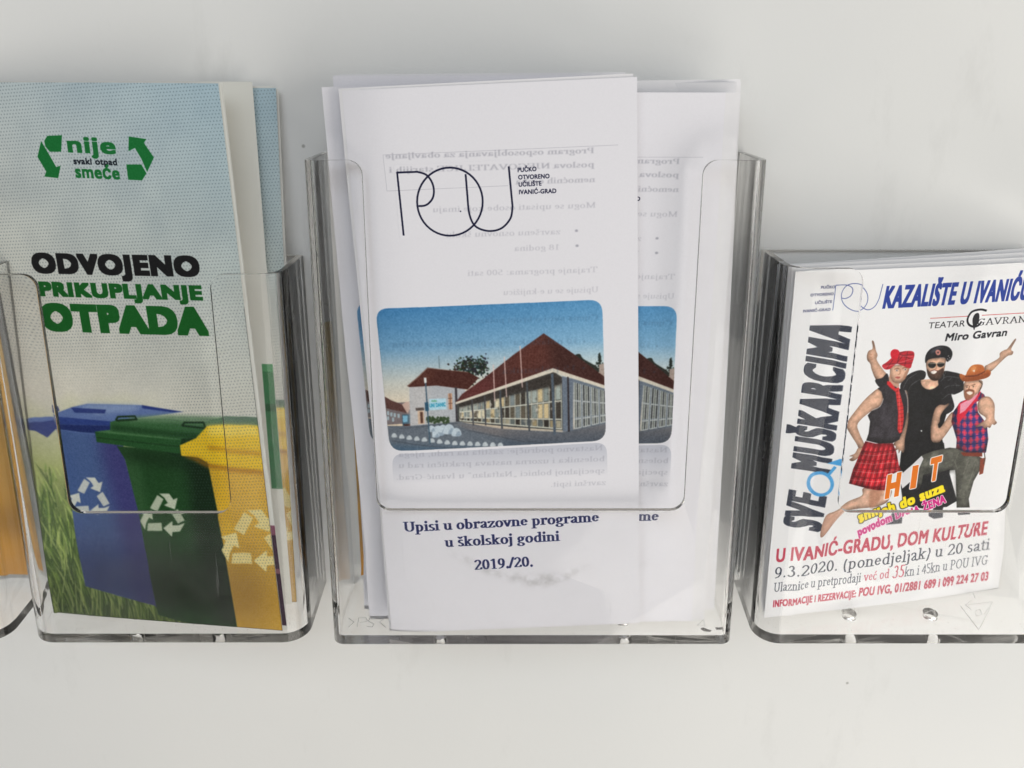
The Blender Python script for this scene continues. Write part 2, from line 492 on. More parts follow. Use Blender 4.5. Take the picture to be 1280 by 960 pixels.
    c.strokes([[(360,208),(366,198),(418,196),(424,206),(362,210)], [(562,226),(570,216),(628,216),(634,234),(566,226)]], 2.4, (24,50,28))
    recycle(c, 505, 505, 72, (196,206,180))
    # yellow bin
    yel = [(640,336),(860,372),(900,520),(900,900),(733,852),(692,600)]
    c.poly(yel, (218,168,48)); c.clip = c.mask(yel)
    c.poly([(700,330),(900,350),(900,520),(760,520)], (232,184,66), .7, soft=3)
    c.poly([(660,640),(960,640),(960,950),(660,950)], (134,96,36), .85, soft=9)
    c.poly([(640,340),(690,345),(720,560),(700,600)], (240,190,30), .6, soft=1.5)
    c.clip = None
    c.poly([(556,286),(605,264),(640,226),(700,222),(900,236),(900,378),(650,346),(612,324),(560,318)], (240,196,30))
    c.poly([(640,226),(700,222),(900,236),(900,262),(640,256)], (250,222,90), .8, soft=.8)
    c.poly([(640,286),(900,320),(900,334),(640,300)], (204,144,20), .8, soft=.5)
    c.poly([(560,318),(612,322),(650,344),(900,376),(900,388),(640,356),(600,334)], (170,104,14), .7, soft=.6)
    recycle(c, 782, 582, 100, (232,214,140))
    pm = ((BB < 128)*1.0); c.photo(pm, .13, .03, .9, 2)
    # halftone dots: fade towards the foot, stay over the yellow bin
    p = 1.18; th = math.radians(4)
    X = (AA*math.cos(th)+BB*math.sin(th))/p; Y = (-AA*math.sin(th)+BB*math.cos(th))/p
    X = X+0.5*(np.floor(Y) % 2)
    d = np.hypot(X-np.floor(X)-.5, Y-np.floor(Y)-.5)
    dot = np.clip((0.27-d)/0.10, 0, 1)
    dens = np.clip((BB-92)/22, 0, 1)
    dens = np.maximum(dens, np.clip((AA-52-0.05*BB)/14, 0, 1)*np.clip((BB-8)/20, 0, 1)*np.where(BB < 115, 1, 0))
    k = (dot*dens*0.40)[..., None]
    c.img = c.img*(1-k)+k*np.array([70,86,96])/255
    # masthead and title
    c.zoom(0, 80, 2.5275); G = (22,112,52)
    c.text('nije', (222,278), (374,284), 52, G, (.035,.03))
    c.text('svaki otpad', (240,316), (377,320), 20, (24,32,40), .03)
    c.text('smeće', (246,358), (386,364), 40, G, (.035,.03))
    c.poly([(150,262),(146,244),(156,228),(203,226),(200,278),(164,278)], G)
    c.poly([(136,244),(124,294),(152,340),(146,356),(190,361),(198,322),(184,326),(160,284)], G)
    c.poly([(413,230),(468,238),(460,250),(491,296),(470,342),(452,300),(432,266),(412,276)], G)
    c.poly([(405,318),(452,318),(468,346),(454,368),(411,366)], G)
    K = (24,24,26)
    c.text('ODVOJENO', (108,656), (636,668), 58, K, (.075,.06))
    c.text('PRIKUPLJANJE', (130,730), (644,744), 42, (20,92,34), (.07,.055))
    c.text('OTPADA', (138,836), (662,852), 78, (20,92,34), (.08,.065))
    g = vnoise(c.h, c.w, 2, rng)-.5; c.img += (g*0.05)[..., None]
    c.img = np.clip(c.img, 0, 1)**1.0*.97
    return c

# ---- print 2: school enrolment leaflet
def art_pou():
    c = Canvas(POU, 9, (227,226,232)); rng = np.random.default_rng(5)
    c.zoom(460, 165, 3.2)
    gh = (128,128,142)
    def ghost(t, y, xr, xl, h=17, al=.5, heavy=False):
        al *= .78
        # the reverse side's type showing through, so it reads backwards
        c.text(t, (xr, y-10*0), (xl, y+(xr-xl)*0.028), h, gh, serif=(62,22) if heavy else (40,16), alpha=al, soft=.09)
    ghost('Program osposobljavanja za obavljanje', 84, 905, 70, 22, .62, True)
    ghost('poslova NJEGOVATELJICE starijih i', 140, 905, 84, 22, .6, True)
    ghost('nemoćnih osoba', 200, 908, 590, 22, .55, True)
    ghost('Mogu se upisati osobe koje imaju', 302, 912, 258, 22, .55)
    ghost('završenu osnovnu školu', 408, 770, 312, 22, .5); ghost('•', 404, 845, 822, 30, .8)
    ghost('18 godina', 470, 768, 584, 22, .5); ghost('•', 464, 848, 824, 30, .8)
    ghost('Trajanje programa: 500 sati', 560, 918, 398, 22, .5)
    ghost('Upisuje se u e-knjižicu', 640, 922, 540, 22, .5)
    c.strokes([[(60,92),(1000,52)], [(60,92),(76,236)], [(76,236),(560,214)]], .6, gh, .35)
    # monogram of thin lines
    N = (22,24,52)
    c.zoom(370, 70, 3.2)
    P = [(431,716),(405,466),(486,463),(520,474),(542,500),(552,534),(548,566),(532,588),(514,598),(492,600)]
    c.strokes([list(smooth(P[2:], 6, False))], 2.1, N); c.strokes([P[:3]], 2.1, N)
    O = [(616+131*math.cos(a), 582-136*math.sin(a)) for a in np.linspace(0, 2*math.pi, 49)]
    c.strokes([O], 2.1, N)
    U = [(679,474),(686,560),(694,632),(718,680),(770,699),(822,688),(858,648),(866,600)]
    c.strokes([list(smooth(U[1:], 6, False)), [U[0], U[1]], [(866,600),(851,443)]], 2.1, N)
    for t, x0, y, x1 in (('PUČKO',887,464,962),('OTVORENO',889,493,1014),('UČILIŠTE',891,522,982),('IVANIĆ-GRAD',892,552,1041)):
        c.text(t, (x0, y), (x1, y-5), 18, N, (.028,.022))
    c.poly([(656,618),(661,618),(661,623),(656,623)], N)
    # printed photograph of the school
    c.zoom(430, 360, 2.8444)
    fr = rrect([(110,74),(918,40),(932,542),(163,582)], 48)
    c.clip = c.mask(fr)
    X0, Y0 = c.c((110, 74)); X1, Y1 = c.c((163, 582))
    yy = np.clip((np.arange(c.h)-Y1)/(Y0-Y1), -.2, 1.2)[:, None]
    xx = (np.arange(c.w)/c.w)[None, :]
    t = np.clip((yy-.50)/.50, 0, 1)
    top = np.array([56,124,180]); mid = np.array([158,190,210]); low = np.array([226,206,178])
    g1 = t**0.8
    sky = (mid*(1-g1[..., None])+top*g1[..., None])
    g2 = np.clip((yy-.30)/.42, 0, 1)[..., None]
    sky = low*(1-g2)+sky*g2+np.zeros((1, c.w, 1))+ (xx[..., None]*np.array([26,26,22]))*1.0
    M = c.clip[..., None]; c.img = c.img*(1-M)+sky/255*M
    # far houses
    c.poly([(140,388),(162,400),(190,408),(238,404),(240,480),(140,490)], (120,110,112))
    c.poly([(144,388),(170,402),(210,415),(222,444),(150,430)], (92,60,56))
    c.poly([(206,414),(222,404),(238,404),(238,424),(226,446)], (196,164,150))
    for x, y in ((152,440),(164,444),(176,446),(190,448),(152,458),(170,462)): c.poly([(x,y),(x+8,y),(x+8,y+14),(x,y+14)], (160,180,190))
    c.poly([(206,450),(240,448),(244,505),(210,510)], (66,96,116)); c.poly([(209,454),(226,453),(226,476),(210,478)], (120,180,210))
    c.poly([(212,484),(240,482),(240,504),(213,508)], (70,40,34))
    # trees
    for _ in range(520):
        k = rng.random()
        if k < .75: x = rng.normal(438, 24); y = rng.normal(282, 20)
        else: x = rng.normal(490, 9); y = rng.normal(278, 16)
        if y < 238+abs(x-437)*.5 and k < .75: continue
        r = rng.uniform(3, 8)
        r *= .6; x += rng.normal(0, 5); y += rng.normal(0, 5); c.poly([(x-r,y),(x-.3*r,y-r),(x+r,y-.4*r),(x+.5*r,y+r)], tuple(np.array((34,44,38))+rng.integers(-12, 18, 3)))
    for _ in range(90):
        y = rng.uniform(232, 306); x = 908+rng.normal(0, 1)*(y-226)*.14; r = rng.uniform(2, 5)
        c.poly([(x-r,y),(x,y-r),(x+r,y),(x,y+r)], (36,46,40))
    c.poly([(820,240),(838,234),(850,250),(880,268),(900,280),(900,300),(820,270)], (40,44,38), sm=1)
    c.poly([(906,272),(924,268),(926,320),(908,310)], (168,150,140))
    c.poly([(392,282),(396,282),(398,300),(393,300)], (60,40,34)); c.strokes([[(337,240),(340,284)]], 1.0, (90,110,120), .8)
    # left building
    c.poly([(232,346),(320,340),(425,352),(440,380),(420,480),(236,496)], (176,180,186))
    c.poly([(232,346),(300,344),(300,494),(236,496)], (196,192,190), .6, soft=.8)
    c.poly([(224,348),(262,316),(297,282),(360,290),(440,297),(480,318),(440,360),(330,346),(232,352)], (76,38,32))
    c.poly([(240,345),(297,290),(330,296),(300,340)], (96,54,44), .6, soft=.6)
    c.strokes([[(226,349),(262,318),(297,284),(440,298)]], .9, (150,120,104), .7)
    c.poly([(302,394),(362,391),(366,430),(304,434)], (176,214,230)); 
    c.text('UNI DANIC', (305,424), (362,419), 14, (18,140,180), .03); c.text('info', (312,404), (330,403), 7, (60,150,80), .02)
    c.poly([(370,374),(384,373),(386,430),(373,431)], (196,150,120)); c.strokes([[(377,374),(379,430)], [(371,392),(385,391)], [(372,410),(386,409)]], .7, (90,60,50))
    c.poly([(254,426),(284,424),(286,434),(256,436)], (90,80,76)); c.poly([(262,436),(284,435),(287,482),(264,484)], (206,176,150)); c.poly([(270,440),(280,440),(282,480),(273,481)], (90,60,50))
    c.poly([(394,352),(402,352),(406,476),(398,478)], (60,56,62))
    # ground
    gr = [(150,492),(236,490),(405,474),(560,500),(775,512),(925,478),(960,478),(960,600),(120,600)]
    c.poly(gr, (98,108,120))
    c.poly([(380,476),(600,500),(775,514),(935,480),(935,545),(620,545),(440,500)], (118,112,112), .8, soft=.6)
    c.poly([(560,520),(940,500),(940,600),(560,600)], (60,74,92), .6, soft=2)
    c.poly([(150,560),(500,572),(500,600),(150,600)], (58,92,122), .8, soft=1.4)
    c.strokes([[(170,545),(290,560),(480,575)], [(440,505),(640,545),(760,552)], [(200,500),(300,490),(400,480)]], 1.0, (66,72,82), .7)
    for _ in range(50):
        x = rng.uniform(296, 372); y = rng.uniform(460, 480); c.poly([(x-6,y),(x,y-7),(x+6,y),(x,y+4)], (56,76,48))
    for x, y, r in ((335,508,20),(352,500,15),(374,502,19),(400,512,16),(312,500,12),(326,520,12)):
        c.poly([(x-r,y+r*.8),(x-r*.7,y-r*.6),(x,y-r),(x+r*.8,y-r*.5),(x+r,y+r*.7)], (190,206,218), .95, sm=1)
        c.poly([(x-r*.2,y+r*.8),(x+r*.5,y-r*.3),(x+r,y+r*.7)], (130,150,170), .7, sm=1)
    for i in range(15):
        x = 178+i*27; y = 524+i*3.2 if i < 8 else 549+(i-8)*1.0
        c.poly([(x-9,y+8),(x-6,y-4),(x+4,y-6),(x+10,y+7)], (196,206,212), .9, sm=1)
    # long glazed hall
    front = [(400,410),(745,296),(778,318),(778,505),(600,494),(405,474)]
    c.poly(front, (72,74,72)); c.clip = c.clip*1.0; base_clip = c.clip
    def lerp(a, b, t): return (a[0]+(b[0]-a[0])*t, a[1]+(b[1]-a[1])*t)
    TL_, TR_, BL_, BR_ = (412,420), (772,330), (412,470), (774,500)
    def q(u, v):
        # u along the facade, v up; perspective towards the left
        uu = u**1.35
        return lerp(lerp(BL_, BR_, uu), lerp(TL_, TR_, uu), v)
    NB = 22
    pal = [(170,182,176),(220,198,150),(140,152,148),(100,92,78),(232,222,190),(130,142,144),(66,60,54)]
    for i in range(NB):
        for v0, v1 in ((.02,.17),(.22,.56),(.62,.94)):
            u0, u1 = i/NB+.006, (i+1)/NB-.006
            col = np.array(pal[int(rng.integers(0, len(pal)))])*(.95 if v0 > .1 else .7)
            c.poly([q(u0,v0), q(u1,v0), q(u1,v1), q(u0,v1)], col)
    c.strokes([[q(0,.2), q(1,.2)], [q(0,.59), q(1,.59)], [q(0,0), q(1,0)]], 1.3, (222,222,206))
    c.strokes([[q(i/NB,0), q(i/NB,.95)] for i in range(NB+1)], .9, (206,206,190), .95)
    for _ in range(120):
        u_, v_ = rng.random(), rng.uniform(.05, .9); x_, y_ = q(u_, v_); r_ = rng.uniform(1.5, 5); c.poly([(x_-r_,y_),(x_,y_-r_*1.6),(x_+r_,y_),(x_,y_+r_*1.6)], tuple(rng.integers(40, 240, 1).repeat(3)-np.array((0,8,20))), .45)
    c.poly([(400,400),(745,300),(775,318),(775,345),(620,372),(412,425)], (52,44,40), .75, soft=.5)
    # gable end
    c.poly([(775,312),(815,322),(815,505),(778,510)], (104,116,132)); c.poly([(793,312),(799,312),(803,510),(796,510)], (50,44,48))
    c.poly([(815,322),(940,360),(940,478),(818,502)], (104,116,130))
    def g(u, v): return lerp(lerp((820,500),(935,474),u), lerp((818,328),(932,362),u), v)
    for i, (u0, u1) in enumerate(((.0,.2),(.26,.48),(.54,.74),(.80,.97))):
        for j in range(3):
            w = (u1-u0)/3
            for v0, v1 in ((.02,.18),(.24,.56),(.6,.96)):
                c.poly([g(u0+j*w+.008,v0), g(u0+(j+1)*w-.008,v0), g(u0+(j+1)*w-.008,v1), g(u0+j*w+.008,v1)], (54,58,62) if (i+j)%2 else (110,116,112))
        c.strokes([[g(u0+j*(u1-u0)/3,.0), g(u0+j*(u1-u0)/3,.96)] for j in range(4)]+[[g(u0,.2),g(u1,.2)],[g(u0,.58),g(u1,.58)],[g(u0,0),g(u1,0)]], .9, (210,212,204), .9)
    # roof and fascia
    roof = [(396,408),(420,376),(500,318),(600,238),(710,160),(800,222),(880,280),(940,326),(940,354),(742,286),(396,412)]
    c.poly(roof, (84,46,42)); rc = c.clip; c.clip = rc*c.mask(roof)
    c.poly([(380,420),(470,330),(560,320),(520,370),(420,410)], (118,48,50), .7, soft=2.5)
    c.poly([(706,160),(744,286),(960,360),(960,300)], (64,34,30), .85, soft=1.0)
    c.poly([(560,280),(710,165),(730,250),(600,300)], (112,54,40), .6, soft=3)
    c.strokes([[(396+k*12,420-k*9.2),(430+k*14,420-k*9.2+6)] for k in range(30)]+[[(x,150),(x+(x-710)*.5,400)] for x in range(420, 960, 9)], .5, (60,30,26), .35)
    c.clip = rc
    c.poly([(397,405),(742,284),(940,350),(940,362),(744,298),(397,413)], (214,206,190))
    # masts, columns, lamp
    c.strokes([[(531,272),(536,402)], [(570,244),(578,386)], [(626,206),(634,352)]], 1.1, (226,196,190), .95)
    c.strokes([[(740,306),(749,520)]], 3.2, (78,90,104)); c.strokes([[(650,334),(659,508)], [(555,364),(562,498)]], 2.2, (70,76,82))
    c.strokes([[(455,396),(460,486)], [(500,384),(504,486)]], 1.8, (70,70,74))
    c.strokes([[(289,322),(306,552)]], 1.6, (66,92,112)); c.poly([(284,318),(293,318),(294,336),(286,338)], (220,226,226)); c.poly([(287,406),(300,405),(302,436),(289,437)], (40,84,112))
    for t_, y, xr, xl in (('Cijena ovisi o broju polaznika', 112, 904, 410), ('• 10 polaznika - po polazniku 5.000kn', 196, 862, 170), ('• 15 polaznika', 290, 862, 560)):
        c.text(t_, (xr, y), (xl, y+14), 19, (60,90,120), serif=(40,16), alpha=.33, soft=.1)
    c.photo(M[..., 0], .10, .055, .9, 4)
    c.clip = None
    # pale mirror image below the photograph
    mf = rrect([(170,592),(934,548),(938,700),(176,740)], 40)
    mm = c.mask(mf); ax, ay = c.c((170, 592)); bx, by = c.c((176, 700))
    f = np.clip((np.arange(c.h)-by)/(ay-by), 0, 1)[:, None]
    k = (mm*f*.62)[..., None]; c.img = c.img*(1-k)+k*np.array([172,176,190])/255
    c.zoom(480, 540, 3.368)
    for t_, y, xr, xl in (('Nastavno područje: zaštita na radu, njega', 76, 922, 60), ('bolesnika i uzorna nastava praktični rad u', 122, 930, 60), ('specijalnoj bolnici „Naftalan“ u Ivanić-Grad.', 172, 930, 50), ('završni ispit.', 222, 934, 700)):
        c.text(t_, (xr, y), (xl, y+(xr-xl)*.035), 22, gh, serif=(44,17), alpha=.38, soft=.12)
    NV = (24,32,88)
    c.text('Upisi u obrazovne programe', (84,420), (905,376), 40, NV, serif=(78,26))
    c.text('u školskoj godini', (258,482), (740,456), 40, NV, serif=(78,26))
    c.text('2019./20.', (382,578), (630,562), 42, NV, serif=(76,24))
    # grey scuff across the foot
    sm_ = blur(c.mask([(270,500),(330,520),(470,580),(600,600),(740,590),(820,570),(870,560),(760,620),(660,650),(560,630),(430,590)], 1), 8)
    nz = vnoise(c.h, c.w, 22, rng)*.8+vnoise(c.h, c.w, 8, rng)*.4
    k = (sm_*np.clip(nz-.25, 0, 1)*.42)[..., None]; c.img = c.img*(1-k)+k*np.array([140,138,138])/255
    c.img += ((blur(rng.random((c.h, c.w)), 1.0)-.5)*.035)[..., None]
    return c
# ---- print 3: theatre flyer
def art_flyer():
    c = Canvas(FLY, 10, (236,236,238)); rng = np.random.default_rng(8)
    c.zoom(970, 310, 4.129)
    B = (30,58,150)
    for t, x0, y0, x1, y1 in (('PUČKO',228,217,300,215),('OTVORENO',176,256,292,250),('UČILIŠTE',198,296,284,290),('IVANIĆ-GRAD',138,338,276,330)):
        c.text(t, (x0,y0), (x1,y1), 14, (44,50,100), (.03,.02))
    c.strokes([[(288,328),(304,200)], list(smooth([(304,200),(360,200),(384,216),(376,250),(352,268),(334,266)],5,False)),
               [(402+70*math.cos(a), 258-70*math.sin(a)) for a in np.linspace(0, 6.2832, 40)],
               list(smooth([(434,190),(436,240),(430,290),(470,318),(508,300),(530,260)],5,False)), [(530,260),(549,186)]], .9, (60,80,150))
    c.text('KAZALIŠTE U IVANIĆU', (546,308), (1300,262), 118, B, (.06,.03), up=(.2,-.98))
    c.strokes([[(792,361),(985,350)], [(1060,346),(1320,334)]], .8, (196,70,66))
    c.text('TEATAR', (780,414), (968,402), 34, (30,30,36), .0, slant=.0, up=(.18,-.98))
    c.strokes([list(smooth([(1082,322),(1050,316),(1006,328),(984,364),(990,392),(1014,404),(1040,398),(1056,380)],5,False))], 2.6, (26,26,34))
    c.text('GAVRAN', (1030,400), (1290,384), 34, (26,26,34), serif=(48,16))
    c.poly([(1022,340),(1040,334),(1046,352),(1040,384),(1026,404),(1018,422),(1012,400),(1010,366)], (22,22,28), sm=1)
    c.text('Miro Gavran', (866,478), (1188,452), 38, (26,26,34), (.03,.025), slant=.12)
    # tall title running up the left edge
    D = (34,42,62)
    c.zoom(930, 290, 3.3114)
    def vert(t, p0, p1, h, col, bold):
        d = np.array(p1, float)-np.array(p0, float); up = np.array([d[1], -d[0]])/np.hypot(*d)
        c.text(t, p0, p1, h, col, bold, up=up)
    # baseline runs upwards on the right-hand side of the letters
    vert('MUŠKARCIMA', (338,1000), (428,392), 150, D, (.075,.03))
    vert('SVE', (300,1238), (326,1090), 145, D, (.075,.03))
    # male sign
    c.zoom(900, 560, 3.3684)
    CB = (70,160,220)
    ring = [(414+45*math.cos(a), 148+46*math.sin(a)) for a in np.linspace(0, 6.2832, 40)]
    c.strokes([ring], 4.4, CB); c.strokes([[(444,112),(470,78)]], 4.4, CB); c.poly([(440,62),(490,42),(518,44),(510,98),(492,96),(494,72)], CB)
    # ---- three men
    SK, SKD = (222,178,152), (176,122,96)
    c.zoom(1040, 410, 5.3333)
    def limb(pts, col=SK, sh=SKD):
        c.poly(pts, col, sm=1); m = c.clip; c.clip = c.mask(pts, 1)
        P = np.array(pts, float); ce = P.mean(0)
        c.strokes([list(P)+[P[0]]], 1.2, sh, .4)
        c.clip = m
        c.form(pts, .42, .9, .10, 1, .16, len(pts))
    # middle man, in black
    c.poly([(560,860),(470,760),(440,960),(470,1180),(600,1200),(760,1190),(830,1150),(760,900),(740,760)], (20,20,24), sm=0)
    c.poly([(500,380),(560,340),(600,350),(700,350),(740,400),(760,560),(720,700),(745,800),(600,900),(440,960),(470,700),(490,520)], (20,20,23))
    c.poly([(585,350),(610,340),(690,340),(705,372),(672,400),(634,406),(600,388)], SK, sm=1)
    c.poly([(450,380),(500,310),(575,278),(618,292),(610,335),(570,350),(530,380),(505,440),(470,440)], (30,29,32), sm=1)
    c.poly([(700,330),(735,285),(800,290),(862,312),(872,370),(868,412),(812,440),(790,440),(810,520),(780,560),(735,560),(712,420)], (28,27,30), sm=1)
    for l in ([(470,400),(500,340),(560,300)], [(500,430),(520,380),(580,340)], [(720,350),(760,320),(840,330)], [(740,400),(780,380),(850,380)], [(730,470),(770,440),(800,440)], [(740,540),(780,500)]):
        c.strokes([list(smooth(l, 4, False))], .9, (120,120,126), .55)
    c.poly([(622,215),(640,200),(745,198),(748,240),(735,300),(700,342),(662,344),(636,316),(622,262)], SK, sm=1)
    c.poly([(626,272),(650,290),(672,276),(700,280),(736,262),(732,306),(702,344),(662,346),(634,318)], (70,48,40), .9, sm=1)
    c.poly([(652,284),(680,278),(694,286),(676,302),(656,298)], (236,226,220), sm=1); c.strokes([[(650,284),(676,276),(696,284)]], .9, (120,60,50))
    c.poly([(634,236),(650,226),(682,230),(684,250),(664,264),(642,258)], (20,20,22), sm=1); c.poly([(694,232),(712,226),(742,230),(738,248),(716,258),(698,250)], (20,20,22), sm=1)
    c.strokes([[(634,234),(690,232),(742,230)]], .8, (180,170,150)); c.strokes([[(688,240),(690,266),(680,272)]], .8, SKD)
    c.poly([(616,230),(618,180),(650,136),(712,114),(768,122),(796,160),(786,204),(760,222),(744,196),(690,196),(640,206)], (22,22,28), sm=1)
    c.poly([(650,150),(700,124),(740,126),(700,140),(668,166)], (92,94,104), .6, sm=1, soft=.3)
    c.poly([(684,150),(700,142),(716,152),(714,172),(698,178),(686,168)], (196,130,120), sm=1); c.poly([(692,156),(706,154),(702,170)], (26,26,30))
    for x, y in ((766,180),(774,192),(760,200),(770,208)): c.poly([(x,y),(x+6,y),(x+6,y+6),(x,y+6)], (210,210,206))
    c.poly([(584,680),(590,676),(596,682),(590,689)], (220,220,220))
    c.form([(500,380),(560,340),(600,350),(700,350),(740,400),(760,560),(720,700),(745,800),(600,900),(440,960),(470,700),(490,520)], .3, 1.4, .3, 0, .5, 3)
    c.form([(622,215),(640,200),(745,198),(748,240),(735,300),(700,342),(662,344),(636,316),(622,262)], .5, .8, .1, 1, .2, 4)
    for J in ([(450,380),(500,310),(575,278),(618,292),(610,335),(570,350),(530,380),(505,440),(470,440)], [(700,330),(735,285),(800,290),(862,312),(872,370),(868,412),(812,440),(790,440),(810,520),(780,560),(735,560),(712,420)]):
        m0_ = c.clip; c.clip = c.mask(J, 1); rr = np.random.default_rng(5)
        for _ in range(26):
            x = rr.uniform(450, 870); y = rr.uniform(285, 560); L = rr.uniform(12, 40); a_ = rr.uniform(.6, 2.4)
            c.strokes([[(x,y),(x+L*math.cos(a_)*.5,y+L*math.sin(a_)*.5),(x+L*math.cos(a_+.4),y+L*math.sin(a_+.4))]], rr.uniform(.5, 1.1), (130,130,136) if rr.random() < .6 else (8,8,10), .5)
        c.clip = m0_
    # man in the kilt
    limb([(262,86),(272,84),(280,104),(290,150),(300,178),(296,214),(340,280),(372,320),(350,350),(296,350),(262,280),(252,238),(232,212),(230,178),(242,150),(264,140),(268,120)])
    c.strokes([[(244,170),(262,176)], [(242,188),(262,196)], [(248,206),(268,208)]], .8, SKD)
    c.poly([(284,344),(330,330),(362,300),(376,340),(366,380),(320,392),(300,380)], (34,32,36), sm=1)
    c.poly([(384,260),(400,248),(500,240),(512,262),(500,300),(470,350),(440,368),(404,358),(384,320)], SK, sm=1)
    c.form([(384,260),(400,248),(500,240),(512,262),(500,300),(470,350),(440,368),(404,358),(384,320)], .45, .8, .08, 1, .14, 9)
    c.poly([(384,300),(396,348),(420,362),(440,366),(440,392),(400,382),(376,350),(378,316)], SKD, .75, sm=1)
    c.strokes([[(412,272),(430,266),(444,270)], [(464,266),(480,260),(496,264)]], .9, (110,70,50))
    for x, y in ((428,280),(484,274)): c.poly([(x-11,y),(x,y-6),(x+11,y),(x,y+6)], (230,222,214)); c.poly([(x-4,y-4),(x+4,y-4),(x+4,y+4),(x-4,y+4)], (60,60,70))
    c.strokes([[(452,272),(448,304),(436,308)]], 1.0, SKD); c.poly([(416,326),(434,320),(452,326),(436,336)], (176,90,84), sm=1)
    c.poly([(500,244),(512,262),(500,300),(478,344),(470,320),(490,280)], SKD, .5, sm=1)
    c.poly([(330,248),(360,226),(390,200),(440,160),(520,150),(544,172),(528,236),(510,266),(430,238),(380,272),(346,272)], (186,36,50), sm=1)
    m0 = c.clip; c.clip = c.mask([(330,248),(360,226),(390,200),(440,160),(520,150),(544,172),(528,236),(510,266),(430,238),(380,272),(346,272)], 1)
    c.strokes([[(360,272),(420,180),(530,130)], [(400,262),(470,180),(550,170)], [(330,240),(540,230)], [(420,160),(530,210)], [(430,240),(450,150)], [(480,250),(500,150)]], .9, (60,14,24), .7)
    c.strokes([[(340,262),(540,200)], [(400,180),(540,190)]], .6, (230,140,140), .8)
    c.clip = m0
    c.poly([(386,180),(388,156),(406,140),(432,142),(446,160),(440,186),(424,204),(398,204)], (200,24,46), sm=1)
    # arms
    limb([(252,440),(300,404),(330,420),(336,470),(312,520),(262,548),(170,632),(180,700),(212,772),(206,800),(176,800),(160,770),(110,690),(92,648),(104,616),(176,520),(220,470)])
    limb([(170,800),(206,790),(212,826),(186,850),(140,884),(112,876),(136,856),(112,852),(146,836),(160,816)])
    limb([(482,420),(500,440),(504,560),(500,640),(480,740),(478,806),(466,830),(452,812),(440,832),(436,806),(414,816),(420,786),(404,776),(418,752),(442,730),(470,640),(480,560)])
    # waistcoat and tie
    c.poly([(300,400),(360,368),(400,380),(440,400),(476,410),(496,440),(500,520),(480,640),(444,740),(400,764),(310,768),(224,748),(240,700),(250,620),(234,580),(262,548),(316,520),(338,470),(326,424)], (52,48,54), sm=0)
    c.form([(300,400),(360,368),(400,380),(440,400),(476,410),(496,440),(500,520),(480,640),(444,740),(400,764),(310,768),(224,748),(240,700),(250,620),(234,580),(262,548),(316,520),(338,470),(326,424)], .45, 1.2, .25, 0, .35, 12)
    c.poly([(440,420),(496,440),(500,560),(470,680),(440,740),(430,560)], (34,31,36), .7, soft=.8)
    c.strokes([list(smooth([(338,470),(316,520),(262,548)], 4, False)), list(smooth([(482,412),(498,470),(500,560)], 4, False))], 1.0, (206,200,198), .8)
    c.poly([(364,350),(384,356),(420,400),(440,392),(446,404),(420,424),(380,392),(362,372)], (206,40,48), sm=0)
    tie = [(418,404),(440,398),(470,520),(474,600),(462,690),(444,700),(432,676),(436,560)]
    c.poly(tie, (206,50,52)); c.clip = c.mask(tie)
    c.strokes([[(420,y),(480,y-12)] for y in range(420, 700, 26)], .8, (120,20,30), .8); c.strokes([[(440,400),(452,690)]], .7, (240,150,140), .7); c.clip = m0
    kilt = [(216,744),(300,768),(400,760),(410,800),(440,900),(450,1020),(410,1060),(330,1080),(120,1020),(140,930),(196,830)]
    # kilt reaches lower: traced on the second view
    c.zoom(1000, 540, 4.5714)
    kilt = [(370,50),(430,64),(526,62),(546,110),(562,190),(574,214),(520,240),(500,330),(440,330),(380,320),(276,292),(300,210),(340,120)]
    legs = [(360,318),(470,318),(520,330),(500,390),(450,420),(404,428),(300,440),(236,460),(180,520),(118,590),(100,584),(112,520),(140,462),(210,440),(270,396),(350,360)]
    limb(legs, (226,184,160)); 
    c.poly([(160,470),(240,450),(240,465),(180,520),(118,590),(100,584),(112,520),(140,462)], (196,150,130), .6, sm=1)
    c.poly([(400,330),(470,330),(430,420),(396,426)], SKD, .7, sm=1, soft=.3)
    c.poly(kilt, (196,30,44), sm=0); c.clip = c.mask(kilt)
    c.strokes([[(380+i*26,50),(270+i*36,330)] for i in range(9)], 2.2, (110,14,26), .8)
    c.strokes([[(392+i*26,50),(286+i*36,330)] for i in range(9)], .6, (236,170,160), .9)
    c.strokes([[(270,y),(420,y+14),(600,y-6)] for y in (100,150,200,250,300)], 2.0, (110,14,26), .6)
    c.strokes([[(270,y),(420,y+14),(600,y-6)] for y in (118,168,218,268)], .6, (236,170,160), .8)
    c.poly([(350,60),(546,66),(546,84),(350,86)], (150,20,34), .8, soft=.4)
    c.form(kilt, .5, 1.2, .2, 0, .4, 14)
    c.clip = m0
    # cowboy's trousers
    c.poly([(886,90),(960,106),(1042,150),(1030,210),(990,280),(962,380),(968,430),(892,430),(888,330),(886,250),(882,214),(800,222),(700,240),(688,300),(664,330),(650,280),(690,130),(760,104),(850,86)], (92,92,84), sm=0)
    c.form([(886,90),(960,106),(1042,150),(1030,210),(990,280),(962,380),(968,430),(892,430),(888,330),(886,250),(882,214),(800,222),(700,240),(688,300),(664,330),(650,280),(690,130),(760,104),(850,86)], .45, 1.3, .3, 0, .4, 15)
    c.poly([(890,100),(960,110),(930,200),(900,320),(886,420),(886,250)], (62,62,56), .6, soft=.8)
    c.poly([(700,200),(884,210),(884,224),(700,250)], (60,60,56), .6, soft=.6)
    c.strokes([[(900,120),(880,170),(896,210)], [(960,160),(930,240)], [(1000,180),(960,300)], [(760,120),(740,170)]], .9, (130,130,120), .6)
    c.poly([(786,232),(852,210),(846,300),(812,440),(812,500),(740,500),(760,420)], (24,24,28))
